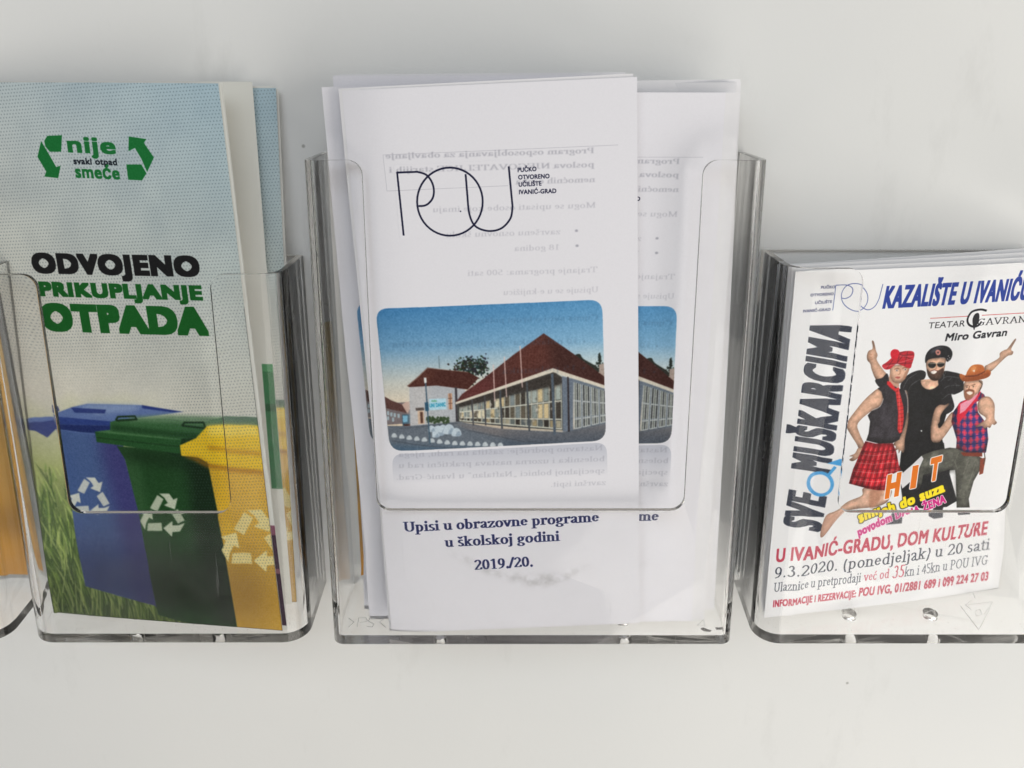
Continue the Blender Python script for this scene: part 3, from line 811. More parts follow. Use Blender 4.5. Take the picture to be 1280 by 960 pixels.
    c.poly([(560,250),(640,180),(690,132),(700,150),(650,260),(580,320)], (228,226,228), sm=0)
    # shoes below the lip
    for P in ([(520,480),(580,478),(576,540),(486,546),(500,520)], [(728,486),(812,478),(812,514),(760,520),(730,504)], [(896,480),(968,478),(970,502),(900,504)]): c.poly(P, (40,44,58))
    c.poly([(1028,150),(1060,146),(1044,236),(1022,244)], (130,60,40)); c.strokes([[(1050,110),(1056,150),(1048,180)]], 1.4, (60,50,44))
    # cowboy torso, arms, head
    c.zoom(1040, 410, 5.3333)
    limb([(1014,256),(1040,240),(1110,200),(1118,166),(1150,146),(1170,136),(1216,76),(1226,80),(1194,140),(1208,158),(1200,178),(1170,186),(1130,220),(1060,286),(1020,290)])
    limb([(672,560),(684,530),(712,508),(746,510),(770,498),(768,512),(742,540),(716,584),(712,620),(700,640),(716,660),(790,560),(820,590),(800,640),(724,744),(690,760),(656,744),(652,660),(664,592)])
    shirt = [(850,490),(900,470),(984,424),(1010,440),(1026,470),(960,490),(970,560),(1030,640),(1040,740),(1024,830),(900,830),(822,800),(826,740),(790,620),(800,560)]
    c.poly(shirt, (66,50,110)); c.clip = c.mask(shirt)
    c.strokes([[(800+i*40,440),(790+i*44,860)] for i in range(8)], 3.2, (204,52,76), .75)
    c.strokes([[(780,470+i*52),(900,490+i*52),(1060,470+i*52)] for i in range(9)], 3.2, (204,52,76), .7)
    c.strokes([[(820+i*40,440),(812+i*44,860)] for i in range(8)], 1.6, (24,34,96), .9)
    c.strokes([[(780,496+i*52),(900,516+i*52),(1060,496+i*52)] for i in range(8)], 1.6, (24,34,96), .9)
    c.clip = m0
    c.form(shirt, .5, 1.4, .2, 0, .4, 16)
    limb([(968,500),(1000,460),(1050,460),(1082,510),(1082,600),(1098,630),(1080,646),(1066,640),(1052,664),(1034,660),(1010,672),(1000,652),(952,660),(980,636),(1020,612),(1016,590),(976,560)])
    c.poly([(838,502),(900,470),(990,420),(980,450),(930,520),(836,640),(826,600)], (206,28,58), sm=0)
    c.poly([(850,504),(910,474),(990,410),(950,470),(880,550),(846,570)], (226,150,170), sm=0)
    c.poly([(874,368),(900,350),(990,346),(1000,380),(984,414),(950,446),(910,478),(882,470),(872,430)], SK, sm=1)
    c.form([(874,368),(900,350),(990,346),(1000,380),(984,414),(950,446),(910,478),(882,470),(872,430)], .45, .7, .08, 1, .2, 17)
    c.poly([(880,420),(910,404),(944,416),(940,446),(910,478),(884,470)], (140,84,60), .8, sm=1)
    c.poly([(892,428),(914,420),(934,430),(914,444)], (236,224,214), sm=1); c.strokes([[(886,418),(912,408),(942,418)]], 1.4, (110,60,40))
    c.strokes([[(884,384),(904,380)], [(926,380),(950,374)], [(912,384),(906,406),(914,410)]], 1.0, (110,66,48)); c.strokes([[(976,350),(1000,372),(970,440)]], 1.0, (40,30,28))
    for x, y in ((894,392),(938,388)): c.poly([(x-7,y),(x,y-4),(x+7,y),(x,y+4)], (50,40,40))
    hat = [(844,314),(852,302),(884,312),(896,286),(924,250),(964,240),(1004,250),(1016,282),(1034,276),(1056,290),(1050,316),(1020,334),(960,346),(880,354),(852,338)]
    c.poly(hat, (178,96,42), sm=1); c.clip = c.mask(hat, 1)
    c.poly([(860,330),(1000,300),(1050,300),(1040,360),(860,370)], (120,56,22), .7, sm=1, soft=.5); c.strokes([list(smooth([(884,320),(960,314),(1016,288)], 5, False))], 1.6, (90,40,18), .9)
    c.poly([(920,262),(950,250),(960,270),(930,290)], (226,160,100), .7, sm=1, soft=.4); c.poly([(930,280),(950,276),(944,294)], (226,214,200)); c.clip = m0
    c.poly([(852,826),(1000,830),(1000,856),(872,850)], (120,50,34))
    c.zoom(1040, 410, 5.3333); c.photo(c.mask([(60,50),(1240,50),(1240,1260),(-160,1260)])*blur((c.img.min(-1) < .82)*1.0, 1), .06, .05, 1.05, 6)
    # slogans
    c.zoom(1000, 540, 4.5714)
    OR = (232,120,24); W_ = ((250,250,250), .55)
    c.text('H', (480,372), (560,352), 128, OR, (.07,.06), edge=W_, up=(.13,-.99)); c.text('I', (624,312), (658,304), 118, OR, .07, edge=W_, up=(.13,-.99)); c.text('T', (728,276), (792,258), 128, OR, (.07,.06), edge=W_, up=(.13,-.99))
    c.text('smijeh do suza', (330,530), (826,334), 56, (250,226,30), (.07,.045), edge=((30,26,20), .45))
    c.text('povodom DANA ŽENA', (324,604), (832,398), 46, (206,30,130), (.06,.035), edge=((248,240,244), .3))
    # footer
    c.zoom(900, 560, 3.3684)
    R_ = (190,50,78)
    c.text('U IVANIĆ-GRADU, DOM KULTURE', (234,478), (1130,386), 56, R_, (.04,.02))
    c.text('9.3.2020. (ponedjeljak) u 20 sati', (226,546), (1140,446), 44, D, serif=(46,24))
    c.text('Ulaznice u pretprodaji', (224,603), (588,565), 36, D, serif=(44,22))
    c.text('već od', (600,563), (708,549), 34, R_, serif=(44,22)); c.text('35', (722,552), (774,546), 48, R_, serif=(48,24))
    c.text('kn i 45kn u POU IVG', (774,545), (1130,506), 36, D, serif=(40,20))
    c.text('INFORMACIJE i REZERVACIJE:', (222,666), (568,626), 28, R_, (.05,.03)); c.text('POU IVG, 01/2881 689 i 099 224 27 03', (580,624), (1130,568), 34, R_, (.045,.025))
    c.img += ((blur(rng.random((c.h, c.w)), .8)-.5)*.04)[..., None]
    return c
# ------------------------------------------------------------------ materials
def material(name):
    m = bpy.data.materials.new(name); m.use_nodes = True
    nt = m.node_tree; b = nt.nodes['Principled BSDF']
    return m, nt, b
def link(nt, a, b): nt.links.new(a, b)
def noise_bump(nt, b, scale, strength, dist=0.0001, detail=3, coord='Object'):
    tc = nt.nodes.new('ShaderNodeTexCoord'); n = nt.nodes.new('ShaderNodeTexNoise'); u = nt.nodes.new('ShaderNodeBump')
    n.inputs['Scale'].default_value = scale; n.inputs['Detail'].default_value = detail
    u.inputs['Strength'].default_value = strength; u.inputs['Distance'].default_value = dist
    link(nt, tc.outputs[coord], n.inputs['Vector']); link(nt, n.outputs['Fac'], u.inputs['Height']); link(nt, u.outputs['Normal'], b.inputs['Normal'])
    return n

def mat_wall():
    m, nt, b = material('white_laminate')
    N = nt.nodes
    tc = N.new('ShaderNodeTexCoord')
    n = N.new('ShaderNodeTexNoise'); n.inputs['Scale'].default_value = 5; n.inputs['Detail'].default_value = 4
    link(nt, tc.outputs['Object'], n.inputs['Vector'])
    r = N.new('ShaderNodeValToRGB'); r.color_ramp.elements[0].position = .3; r.color_ramp.elements[1].position = .75
    r.color_ramp.elements[0].color = (.72,.73,.73,1); r.color_ramp.elements[1].color = (.79,.79,.775,1)
    link(nt, n.outputs['Fac'], r.inputs[0])
    # faint grey rub marks and a few specks
    n2 = N.new('ShaderNodeTexNoise'); n2.inputs['Scale'].default_value = 26; n2.inputs['Detail'].default_value = 6; n2.inputs['Roughness'].default_value = .7
    mp = N.new('ShaderNodeMapping'); mp.inputs['Scale'].default_value = (1, 1, .35); mp.inputs['Rotation'].default_value = (0, .3, 0)
    link(nt, tc.outputs['Object'], mp.inputs[0]); link(nt, mp.outputs[0], n2.inputs['Vector'])
    r2 = N.new('ShaderNodeValToRGB'); r2.color_ramp.elements[0].position = .57; r2.color_ramp.elements[1].position = .78
    r2.color_ramp.elements[0].color = (0,0,0,1); r2.color_ramp.elements[1].color = (.22,.22,.22,1)
    link(nt, n2.outputs['Fac'], r2.inputs[0])
    v = N.new('ShaderNodeTexVoronoi'); v.voronoi_dimensions = '2D'; v.inputs['Scale'].default_value = 26
    mv = N.new('ShaderNodeMapping'); mv.inputs['Rotation'].default_value = (math.pi/2, 0, 0); link(nt, tc.outputs['Object'], mv.inputs[0]); link(nt, mv.outputs[0], v.inputs['Vector'])
    r3 = N.new('ShaderNodeValToRGB'); r3.color_ramp.elements[0].position = .010; r3.color_ramp.elements[1].position = .022
    r3.color_ramp.elements[0].color = (.9,.9,.9,1); r3.color_ramp.elements[1].color = (0,0,0,1)
    link(nt, v.outputs['Distance'], r3.inputs[0])
    sc_ = N.new('ShaderNodeSeparateColor'); link(nt, v.outputs['Color'], sc_.inputs[0])
    gt = N.new('ShaderNodeMath'); gt.operation = 'GREATER_THAN'; gt.inputs[1].default_value = .88; link(nt, sc_.outputs[0], gt.inputs[0])
    mu = N.new('ShaderNodeMath'); mu.operation = 'MULTIPLY'; link(nt, gt.outputs[0], mu.inputs[0]); link(nt, r3.outputs[0], mu.inputs[1])
    ad = N.new('ShaderNodeMath'); ad.operation = 'MAXIMUM'; link(nt, r2.outputs[0], ad.inputs[0]); link(nt, mu.outputs[0], ad.inputs[1])
    mx = N.new('ShaderNodeMix'); mx.data_type = 'RGBA'; link(nt, ad.outputs[0], mx.inputs['Factor']); link(nt, r.outputs[0], mx.inputs['A']); mx.inputs['B'].default_value = (.36,.36,.34,1)
    link(nt, mx.outputs['Result'], b.inputs['Base Color'])
    b.inputs['Roughness'].default_value = .42
    n3 = N.new('ShaderNodeTexNoise'); n3.inputs['Scale'].default_value = 420; link(nt, tc.outputs['Object'], n3.inputs['Vector'])
    u = N.new('ShaderNodeBump'); u.inputs['Strength'].default_value = .25; u.inputs['Distance'].default_value = .00012
    link(nt, n3.outputs['Fac'], u.inputs['Height']); link(nt, u.outputs['Normal'], b.inputs['Normal'])
    return m

def mat_plastic():
    m, nt, b = material('clear_polystyrene'); N = nt.nodes
    b.inputs['Base Color'].default_value = (1,1,1,1)
    b.inputs['Transmission Weight'].default_value = .95; b.inputs['Specular IOR Level'].default_value = .5
    b.inputs['IOR'].default_value = 1.34
    tc = N.new('ShaderNodeTexCoord'); n = N.new('ShaderNodeTexNoise'); n.inputs['Scale'].default_value = 60; n.inputs['Detail'].default_value = 5
    link(nt, tc.outputs['Object'], n.inputs['Vector'])
    mr = N.new('ShaderNodeMapRange'); mr.inputs['From Min'].default_value = .45; mr.inputs['From Max'].default_value = .8
    mr.inputs['To Min'].default_value = .04; mr.inputs['To Max'].default_value = .10
    link(nt, n.outputs['Fac'], mr.inputs[0]); link(nt, mr.outputs[0], b.inputs['Roughness'])
    n2 = N.new('ShaderNodeTexNoise'); n2.inputs['Scale'].default_value = 28; n2.inputs['Detail'].default_value = 2
    link(nt, tc.outputs['Object'], n2.inputs['Vector'])
    u = N.new('ShaderNodeBump'); u.inputs['Strength'].default_value = .03; u.inputs['Distance'].default_value = .0003
    link(nt, n2.outputs['Fac'], u.inputs['Height']); link(nt, u.outputs['Normal'], b.inputs['Normal'])
    # scuffs and finger marks: a thin milky haze that comes and goes, and fine hairline scratches
    n4 = N.new('ShaderNodeTexNoise'); n4.inputs['Scale'].default_value = 38; n4.inputs['Detail'].default_value = 6; n4.inputs['Roughness'].default_value = .65
    link(nt, tc.outputs['Object'], n4.inputs['Vector'])
    m4 = N.new('ShaderNodeMapRange'); m4.inputs['From Min'].default_value = .42; m4.inputs['From Max'].default_value = .72; m4.inputs['To Min'].default_value = .998; m4.inputs['To Max'].default_value = .98
    link(nt, n4.outputs['Fac'], m4.inputs[0])
    mp = N.new('ShaderNodeMapping'); mp.inputs['Scale'].default_value = (900, 60, 22); mp.inputs['Rotation'].default_value = (0, .25, 0)
    link(nt, tc.outputs['Object'], mp.inputs[0])
    n5 = N.new('ShaderNodeTexNoise'); n5.inputs['Scale'].default_value = 1; n5.inputs['Detail'].default_value = 1; link(nt, mp.outputs[0], n5.inputs['Vector'])
    m5 = N.new('ShaderNodeMapRange'); m5.inputs['From Min'].default_value = .76; m5.inputs['From Max'].default_value = .82; m5.inputs['To Min'].default_value = 0; m5.inputs['To Max'].default_value = .08
    link(nt, n5.outputs['Fac'], m5.inputs[0])
    sb = N.new('ShaderNodeMath'); sb.operation = 'SUBTRACT'; link(nt, m4.outputs[0], sb.inputs[0]); link(nt, m5.outputs[0], sb.inputs[1])
    link(nt, sb.outputs[0], b.inputs['Transmission Weight'])
    va = N.new('ShaderNodeVolumeAbsorption'); va.inputs['Color'].default_value = (.66,.66,.60,1); va.inputs['Density'].default_value = 2
    link(nt, va.outputs[0], N['Material Output'].inputs['Volume'])
    return m

def mat_print(name, img, rough=.55, coat=0.0, gain=1.0):
    m, nt, b = material(name); N = nt.nodes
    t = N.new('ShaderNodeTexImage'); t.image = img; t.interpolation = 'Cubic'; t.extension = 'EXTEND'
    uv = N.new('ShaderNodeUVMap'); uv.uv_map = 'UVMap'; link(nt, uv.outputs[0], t.inputs[0])
    link(nt, t.outputs['Color'], b.inputs['Base Color'])
    b.inputs['Roughness'].default_value = rough; b.inputs['Specular IOR Level'].default_value = .18
    b.inputs['Coat Weight'].default_value = coat; b.inputs['Coat Roughness'].default_value = .12
    noise_bump(nt, b, 420, .10, .00008)
    return m
def mat_paper(name, col, rough=.6):
    m, nt, b = material(name)
    b.inputs['Base Color'].default_value = (*col, 1); b.inputs['Roughness'].default_value = rough
    n = noise_bump(nt, b, 420, .12, .00008)
    r = nt.nodes.new('ShaderNodeValToRGB'); r.color_ramp.elements[0].color = (*[k*.95 for k in col], 1); r.color_ramp.elements[1].color = (*col, 1)
    link(nt, n.outputs['Fac'], r.inputs[0]); link(nt, r.outputs[0], b.inputs['Base Color'])
    return m

M_WALL, M_CLEAR = mat_wall(), mat_plastic()
M_PAPER = mat_paper('office_paper', (.77,.765,.79)); M_CREAM = mat_paper('coated_card', (.70,.70,.67), .4)

def mesh_obj(name, verts, faces, mat, parent=None, uvs=None, smooth_=True):
    me = bpy.data.meshes.new(name)
    me.from_pydata([tuple(np.array(v)*MM) for v in verts], [], faces)
    if uvs is not None:
        l = me.uv_layers.new(name='UVMap')
        for lp in me.loops: l.data[lp.index].uv = uvs[lp.vertex_index]
    for m in (mat if isinstance(mat, (list, tuple)) else [mat]): me.materials.append(m)
    if smooth_:
        for p in me.polygons: p.use_smooth = True
    o = bpy.data.objects.new(name, me); COL.objects.link(o)
    if parent: o.parent = parent; o.matrix_parent_inverse = parent.matrix_world.inverted()
    return o
def thing(name, label, cat, loc, group=None):
    o = bpy.data.objects.new(name, None); o.empty_display_size = .02
    o.location = tuple(np.array(loc)*MM); COL.objects.link(o)
    o['label'] = label; o['category'] = cat
    if group: o['group'] = group
    o.matrix_world = Matrix.Translation(o.location)
    return o

# ------------------------------------------------------------------ the wall
wall = mesh_obj('wall', [(-1400,0,-1000),(1400,0,-1000),(1400,0,900),(-1400,0,900),(-1400,30,-1000),(1400,30,-1000),(1400,30,900),(-1400,30,900)],
    [(0,1,2,3),(5,4,7,6),(4,0,3,7),(1,5,6,2),(3,2,6,7),(4,5,1,0)], M_WALL, smooth_=False)
wall['kind'] = 'structure'

# ------------------------------------------------------------------ moulded holders
def prism(rings):
    """rings: list of (z, [(x, y)...]) with equal counts -> closed mesh data"""
    n = len(rings[0][1]); v = []; f = []
    for z, r in rings: v += [(x, y, z if not callable(z) else z(y)) for x, y in r]
    for k in range(len(rings)-1):
        for i in range(n):
            j = (i+1) % n
            f.append((k*n+i, k*n+j, (k+1)*n+j, (k+1)*n+i))
    f.append(tuple(reversed(range(n)))); f.append(tuple(range((len(rings)-1)*n, len(rings)*n)))
    return v, f
def plan(x0, x1, yb, d, r, n=7):
    """clockwise-from-back plan outline seen from above, rounded front corners"""
    P = [(x1, -yb)]
    P = [(x0, -yb)]
    for k in range(n+1):
        a = math.pi+ (math.pi/2)*k/n
        P.append((x0+r+r*math.cos(a), -d+r+r*math.sin(a)))
    for k in range(n+1):
        a = 1.5*math.pi+(math.pi/2)*k/n
        P.append((x1-r+r*math.cos(a), -d+r+r*math.sin(a)))
    P.append((x1, -yb))
    return P
def temp(v, f):
    me = bpy.data.meshes.new('cutter'); me.from_pydata([tuple(np.array(p)*MM) for p in v], [], f)
    bm = bmesh.new(); bm.from_mesh(me); bmesh.ops.recalc_face_normals(bm, faces=bm.faces); bm.to_mesh(me); bm.free()
    o = bpy.data.objects.new('cutter', me); COL.objects.link(o); return o
def disc(cx, cy_, r, n=20): return [(cx+r*math.cos(2*math.pi*k/n), cy_+r*math.sin(2*math.pi*k/n)) for k in range(n)]

def holder(label, x0, x1, zt, zb, d_top, d_bot, r, cut, holes, wallt=2.5, zfront=None):
    """cut = (cx0, cx1, cz): the opening of the front wall"""
    t = thing('brochure_holder', label, 'brochure holder', ((x0+x1)/2, -1, zb), 'clear plastic holders fixed in a row on the white wall')
    zf = zfront if zfront is not None else zb
    yb = 0.6
    zbot = lambda y: zb+(zf-zb)*min(1, max(0, -y/d_bot))
    v, f = prism([(zbot, plan(x0, x1, yb, d_bot, r)), (zt, plan(x0, x1, yb, d_top, r))])
    body = temp(v, f)
    w = wallt
    zfl = lambda y: zbot(y)+2.8
    v, f = prism([(zfl, plan(x0+w, x1-w, yb+1.8, d_bot-w, max(.6, r-w))), (zt+8, plan(x0+w, x1-w, yb+1.8, d_top-w, max(.6, r-w)))])
    cav = temp(v, f)
    cx0, cx1, cz = cut; R1, R2 = 5.0, 5.0
    prof = [(cx0-R1, zt+9), (cx0-R1-.01, zt)]
    for k in range(1, 7):
        a = math.pi/2-(math.pi/2)*k/6
        prof.append((cx0-R1+R1*math.cos(a), zt-R1+R1*math.sin(a)))
    for k in range(0, 7):
        a = math.pi+(math.pi/2)*k/6
        prof.append((cx0+R2+R2*math.cos(a), cz+R2+R2*math.sin(a)))
    for k in range(0, 7):
        a = 1.5*math.pi+(math.pi/2)*k/6
        prof.append((cx1-R2+R2*math.cos(a), cz+R2+R2*math.sin(a)))
    for k in range(0, 6):
        a = math.pi-(math.pi/2)*k/6
        prof.append((cx1+R1+R1*math.cos(a), zt-R1+R1*math.sin(a)))
    prof += [(cx1+R1+.01, zt), (cx1+R1, zt+9)]
    n = len(prof)
    v = [(x, -d_bot-12, z) for x, z in prof]+[(x, -d_top+w+3.5, z) for x, z in prof]
    f = [(i, (i+1) % n, n+(i+1) % n, n+i) for i in range(n)]+[tuple(range(n)), tuple(reversed(range(n, 2*n)))]
    cuts = [cav, temp(v, f)]
    for hx, hy in holes:
        c = disc(hx, -hy, 2.9); v, f = prism([(zb-12, c), (zb+12, c)]); cuts.append(temp(v, f))
    for c in cuts:
        m = body.modifiers.new('b', 'BOOLEAN'); m.operation = 'DIFFERENCE'; m.object = c; m.solver = 'EXACT'
    bv = body.modifiers.new('e', 'BEVEL'); bv.width = 1.0*MM; bv.segments = 4; bv.limit_method = 'ANGLE'; bv.angle_limit = math.radians(40); bv.harden_normals = False
    dg = bpy.context.evaluated_depsgraph_get()
    me = bpy.data.meshes.new_from_object(body.evaluated_get(dg))
    for o in [body]+cuts: bpy.data.objects.remove(o)
    me.name = 'pocket_body'
    me.materials.clear(); me.materials.append(M_CLEAR)
    for p in me.polygons: p.use_smooth = True; p.material_index = 0
    me.set_sharp_from_angle(angle=math.radians(35))
    o = bpy.data.objects.new('pocket_body', me); COL.objects.link(o)
    o.parent = t; o.matrix_parent_inverse = t.matrix_world.inverted()
    return t

H_MID = holder('widest and tallest clear plastic holder, stuffed with white school enrolment leaflets', -71, 87, -28.5, -212, 34.6, 40, 4.5, (-51, 65, -157.5), [(-29, 27), (45, 27)], zfront=-215)
H_LEFT = holder('clear plastic holder with the waste bin leaflets, left of the tall middle holder', -190, -80.5, -67, -210, 38, 42, 10, (-166, -105.5, -157.5), [(-152, 26), (-119, 26)], zfront=-213)
H_RIGHT = holder('low clear plastic holder with the theatre flyers, right of the tall middle holder', 96, 213, -65, -209, 38, 41, 10, (122.5, 186.5, -157.5), [(137.5, 26), (170.5, 26)], zfront=-214)
H_FAR = holder('clear plastic holder cut off by the left edge of the photograph', -309, -199, -67, -210, 38, 42, 10, (-285, -224, -157.5), [(-271, 26), (-238, 26)], zfront=-213)

# ------------------------------------------------------------------ sheets of paper
def grid(sheet, a0, a1, b0, b1, nx, ny, off, shape, rad=0.0):
    """grid of points of a (possibly round-cornered) region of the sheet"""
    v, uv, f = [], [], []
    for j in range(ny+1):
        b = b0+(b1-b0)*j/ny; ins = 0.0
        dd = min(b-b0, b1-b)
        if rad and dd < rad: ins = rad-math.sqrt(max(0, rad*rad-(rad-dd)**2))
        for i in range(nx+1):
            a = (a0+ins)+(a1-a0-2*ins)*i/nx
            v.append(sheet.xyz(a, b, off+shape(a/sheet.W, b/sheet.H))); uv.append((a/sheet.W, b/sheet.H))
    for j in range(ny):
        for i in range(nx):
            k = j*(nx+1)+i; f.append((k, k+1, k+nx+2, k+nx+1))
    return v, uv, f
def sheet_obj(name, sheet, mat, parent, shape=lambda u, w: 0.0, off=0.0, back=None, th=.16, nx=14, ny=20):
    v, uv, f = grid(sheet, 0, sheet.W, 0, sheet.H, nx, ny, off, shape)
    n = len(v)
    v2 = [p-sheet.n*th for p in v]
    V = v+v2; UV = uv+uv
    F = list(f)+[tuple(reversed([k+n for k in q])) for q in f]
    rim = [i for i in range(nx+1)]+[j*(nx+1)+nx for j in range(1, ny+1)]+[ny*(nx+1)+i for i in range(nx-1, -1, -1)]+[j*(nx+1) for j in range(ny-1, 0, -1)]
    for a, b in zip(rim, rim[1:]+rim[:1]): F.append((a, a+n, b+n, b))
    o = mesh_obj(name, V, F, [mat, back or M_PAPER], parent, UV)
    me = o.data
    for k in range(len(f), len(F)): me.polygons[k].material_index = 1
    me.set_sharp_from_angle(angle=math.radians(40))
    return o
def print_patch(name, sheet, mat, parent, box, shape, rad=0.0, off=0.0, label=None):
    a0, a1, b0, b1 = box
    a0, a1 = max(a0, .3), min(a1, sheet.W-.3); b0, b1 = max(b0, .3), min(b1, sheet.H-.3)
    n = 28 if rad else 10
    if rad:      # denser rows near the rounded corners
        v, uv, f = grid(sheet, a0, a1, b0, b1, 12, 48, off+.03, shape, rad)
    else: v, uv, f = grid(sheet, a0, a1, b0, b1, 10, 6, off+.03, shape)
    o = mesh_obj(name, v, f, mat, parent, uv)
    return o

IMG = {}
CV_B, CV_P, CV_F = art_bins(), art_pou(), art_flyer()
M_BIN = mat_print('bins_print', CV_B.image('bins_print'), .45, .0)
M_POU = mat_print('school_print', CV_P.image('school_print'), .7)
M_FLY = mat_print('flyer_print', CV_F.image('flyer_print'), .42, .0)

def inside_art(kind):
    sh = Sheet((0,0,0), (98,0,0), (0,0,208), 98, 208); c = Canvas(sh, 4, (208,208,202)); rng = np.random.default_rng(11+len(kind))
    def R(a0, a1, b0, b1, col):
        c.img[int(b0*4):int(b1*4), int(a0*4):int(a1*4)] = np.array(col)/255
    if kind == 'green':
        R(93, 98, 50, 100, (50,112,70)); R(93, 98, 82, 85, (30,84,50)); R(93, 98, 98, 101, (70,140,90)); R(40, 84, 50, 100, (70,120,80))
    if kind == 'dark':
        R(90, 98, 2, 44, (52,30,50)); R(90, 98, 24, 26, (120,80,90)); R(90, 98, 40, 44, (120,70,90)); R(30, 88, 2, 44, (80,90,110))
    if kind == 'ochre':
        g = vnoise(c.h, c.w, 60, rng)[..., None]
        t = (np.arange(c.h)/c.h)[:, None, None]
        c.img[:] = (np.array([198,140,50])*(1-t)+np.array([214,190,130])*t)/255*(.9+.2*g)
    if kind != 'ochre':
        for k in range(18):
            b = 200-k*5 if kind == 'green' else 196-k*6
            if b < 108: break
            for a in range(8, 76, 3):
                if rng.random() < .85: c.img[int(b*4):int(b*4)+4, a*4:a*4+int(rng.uniform(6, 11))] *= .45
    im = c.image(kind+'_inside')
    return mat_print(kind+'_inside', im, .45)
M_IN_G, M_IN_D, M_OCHRE = inside_art('green'), inside_art('dark'), inside_art('ochre')

def edge_sheet(right_bottom, right_top, W, H, yaw=0.0, level=False):
    """sheet known by its right-hand edge (mm points); yaw turns its left side towards the wall (radians)"""
    rb, rt = np.array(right_bottom, float), np.array(right_top, float)
    e2 = (rt-rb)/np.linalg.norm(rt-rb)
    e1 = np.array([math.cos(yaw), -math.sin(yaw), 0.0]); e1 = e1-e2*(0 if level else e1@e2); e1 /= np.linalg.norm(e1)
    return Sheet(rb-e1*W, rb, rb-e1*W+e2*H, W, H, square=not level)
def left_sheet(lb, lt, W, H, yaw=0.0):
    lb, lt = np.array(lb, float), np.array(lt, float)
    e2 = (lt-lb)/np.linalg.norm(lt-lb)
    e1 = np.array([math.cos(yaw), -math.sin(yaw), 0.0]); e1 = e1-e2*(e1@e2); e1 /= np.linalg.norm(e1)
    return Sheet(lb, lb+e1*W, lb+e2*H, W, H)
def moved(s, da=0.0, db=0.0, off=0.0, rot=0.0, W=None, H=None):
    O = s.O+s.e1*da+s.e2*db+s.n*off
    c, q = math.cos(rot), math.sin(rot)
    e1, e2 = s.e1*c+s.e2*q, -s.e1*q+s.e2*c
    return Sheet(O, O+e1, O+e2, W or s.W, H or s.H, square=False)
def box_of(sheet, pts):
    P = np.array([sheet.ab(*p) for p in pts]); return (P[:, 0].min(), P[:, 0].max(), P[:, 1].min(), P[:, 1].max())

SCHOOL_BOX = box_of(POU, [(430+110/2.8444, 360+74/2.8444), (430+932/2.8444, 360+542/2.8444), (430+163/2.8444, 360+582/2.8444)])
def px(x0, y0, k, *pts): return [(x0+p[0]/k, y0+p[1]/k) for p in pts]
def curl(k, up=0.0):
    """a loosely packed sheet: belly, plus a corner that comes away at the top right"""
    return lambda u, w: k*math.sin(u*3.1)+up*max(0, u+w-1.35)**2*4
def school_leaflet(label, sheet, bend, panels, gap=.55, steps=(1.2,), prints=True, seed=1):
    t = thing('school_leaflet', label, 'leaflet', sheet.xyz(sheet.W/2, 0), 'white school leaflets packed in the tall middle holder')
    rng = random.Random(seed)
    sheet_obj('cover_page', sheet, M_POU, t, bend)
    if prints:
        a0, a1, b0, b1 = SCHOOL_BOX
        print_patch('printed_photograph', sheet, M_POU, t, (a0+.6, a1-.6, b0+.5, b1-.5), bend, 4.5)
        print_patch('monogram', sheet, M_POU, t, box_of(POU, px(370,70,3.2,(395,436),(880,436),(415,726),(870,715))), bend)
        print_patch('school_name', sheet, M_POU, t, box_of(POU, px(370,70,3.2,(883,440),(1046,440),(888,560),(1046,550))), bend)
        print_patch('enrolment_title', sheet, M_POU, t, box_of(POU, px(480,540,3.368,(80,376),(910,336),(90,600),(905,590))), bend)
    for k in range(panels-1):
        s = moved(sheet, steps[k % len(steps)]*(k+1), rng.uniform(-.6, .8), -gap*(k+1), rng.uniform(-.004, .004))
        nm = 'inner_page' if k < panels-2 else 'back_page'
        sheet_obj(nm, s, M_PAPER, t, (lambda q: lambda u, w: bend(u, w)*q)(1-.12*k))
    return t

flat = lambda u, w: 0.0
# middle holder, front to back
bendA = lambda u, w: -2.6*max(0, .16-u)**2/.0256*(.4+.6*w)+.9*math.sin(u*3.1)*w-max(0, w-.9)**2*50*(1-u)
school_leaflet('front white school leaflet, leaning left, with the thin-line monogram and the whole school photograph', POU, bendA, 3, .4, (-.5,), seed=2)
sB = edge_sheet((72.5,-29.5,-210.8), (73,-26,-8), 99, 204)
school_leaflet('second school leaflet, upright, its photograph half hidden by the front leaflet', sB, curl(.9, -1.2), 3, .5, (1.5, 2.6), seed=3)
sC = left_sheet(at(463,776,25.5), at(402,109,23), 99, np.linalg.norm(at(402,109,23)-at(463,776,25.5)))
school_leaflet('white school leaflet behind the front one, its left edge standing out furthest left', sC, lambda u, w: 1.2*math.sin(u*3.1)*w, 3, .5, (-.0, 1.4), seed=4)
sD = left_sheet(at(456,764,19), at(416,95,17), 99, np.linalg.norm(at(416,95,17)-at(456,764,19)))
school_leaflet('tallest white school leaflet, its top edge showing above the front leaflet at left', sD, lambda u, w: .8*math.sin(u*3.1), 4, .5, (.8, 1.6), prints=False, seed=5)
sE = edge_sheet((82.6,-24.5,-209), (80.2,-20.0,-5), 99, 206)
def blank_leaflet(label, sheet, bend, panels, gap, steps, seed):
    t = thing('school_leaflet', label, 'leaflet', sheet.xyz(sheet.W/2, 0), 'white school leaflets packed in the tall middle holder')
    rng = random.Random(seed)
    for k in range(panels):
        s = moved(sheet, steps[k % len(steps)]*k, rng.uniform(-.5, .5), -gap*k, rng.uniform(-.005, .005))
        sheet_obj(('front_page', 'inner_page', 'back_page')[min(k, 2)], s, M_PAPER, t, bend)
    return t
blank_leaflet('blank-backed white leaflet standing furthest right in the tall middle holder', sE, curl(1.0, -2.4), 4, .7, (-.9, -.7), 6)
sF = edge_sheet((79.6,-22,-209), (76.8,-17.5,-5), 99, 206)
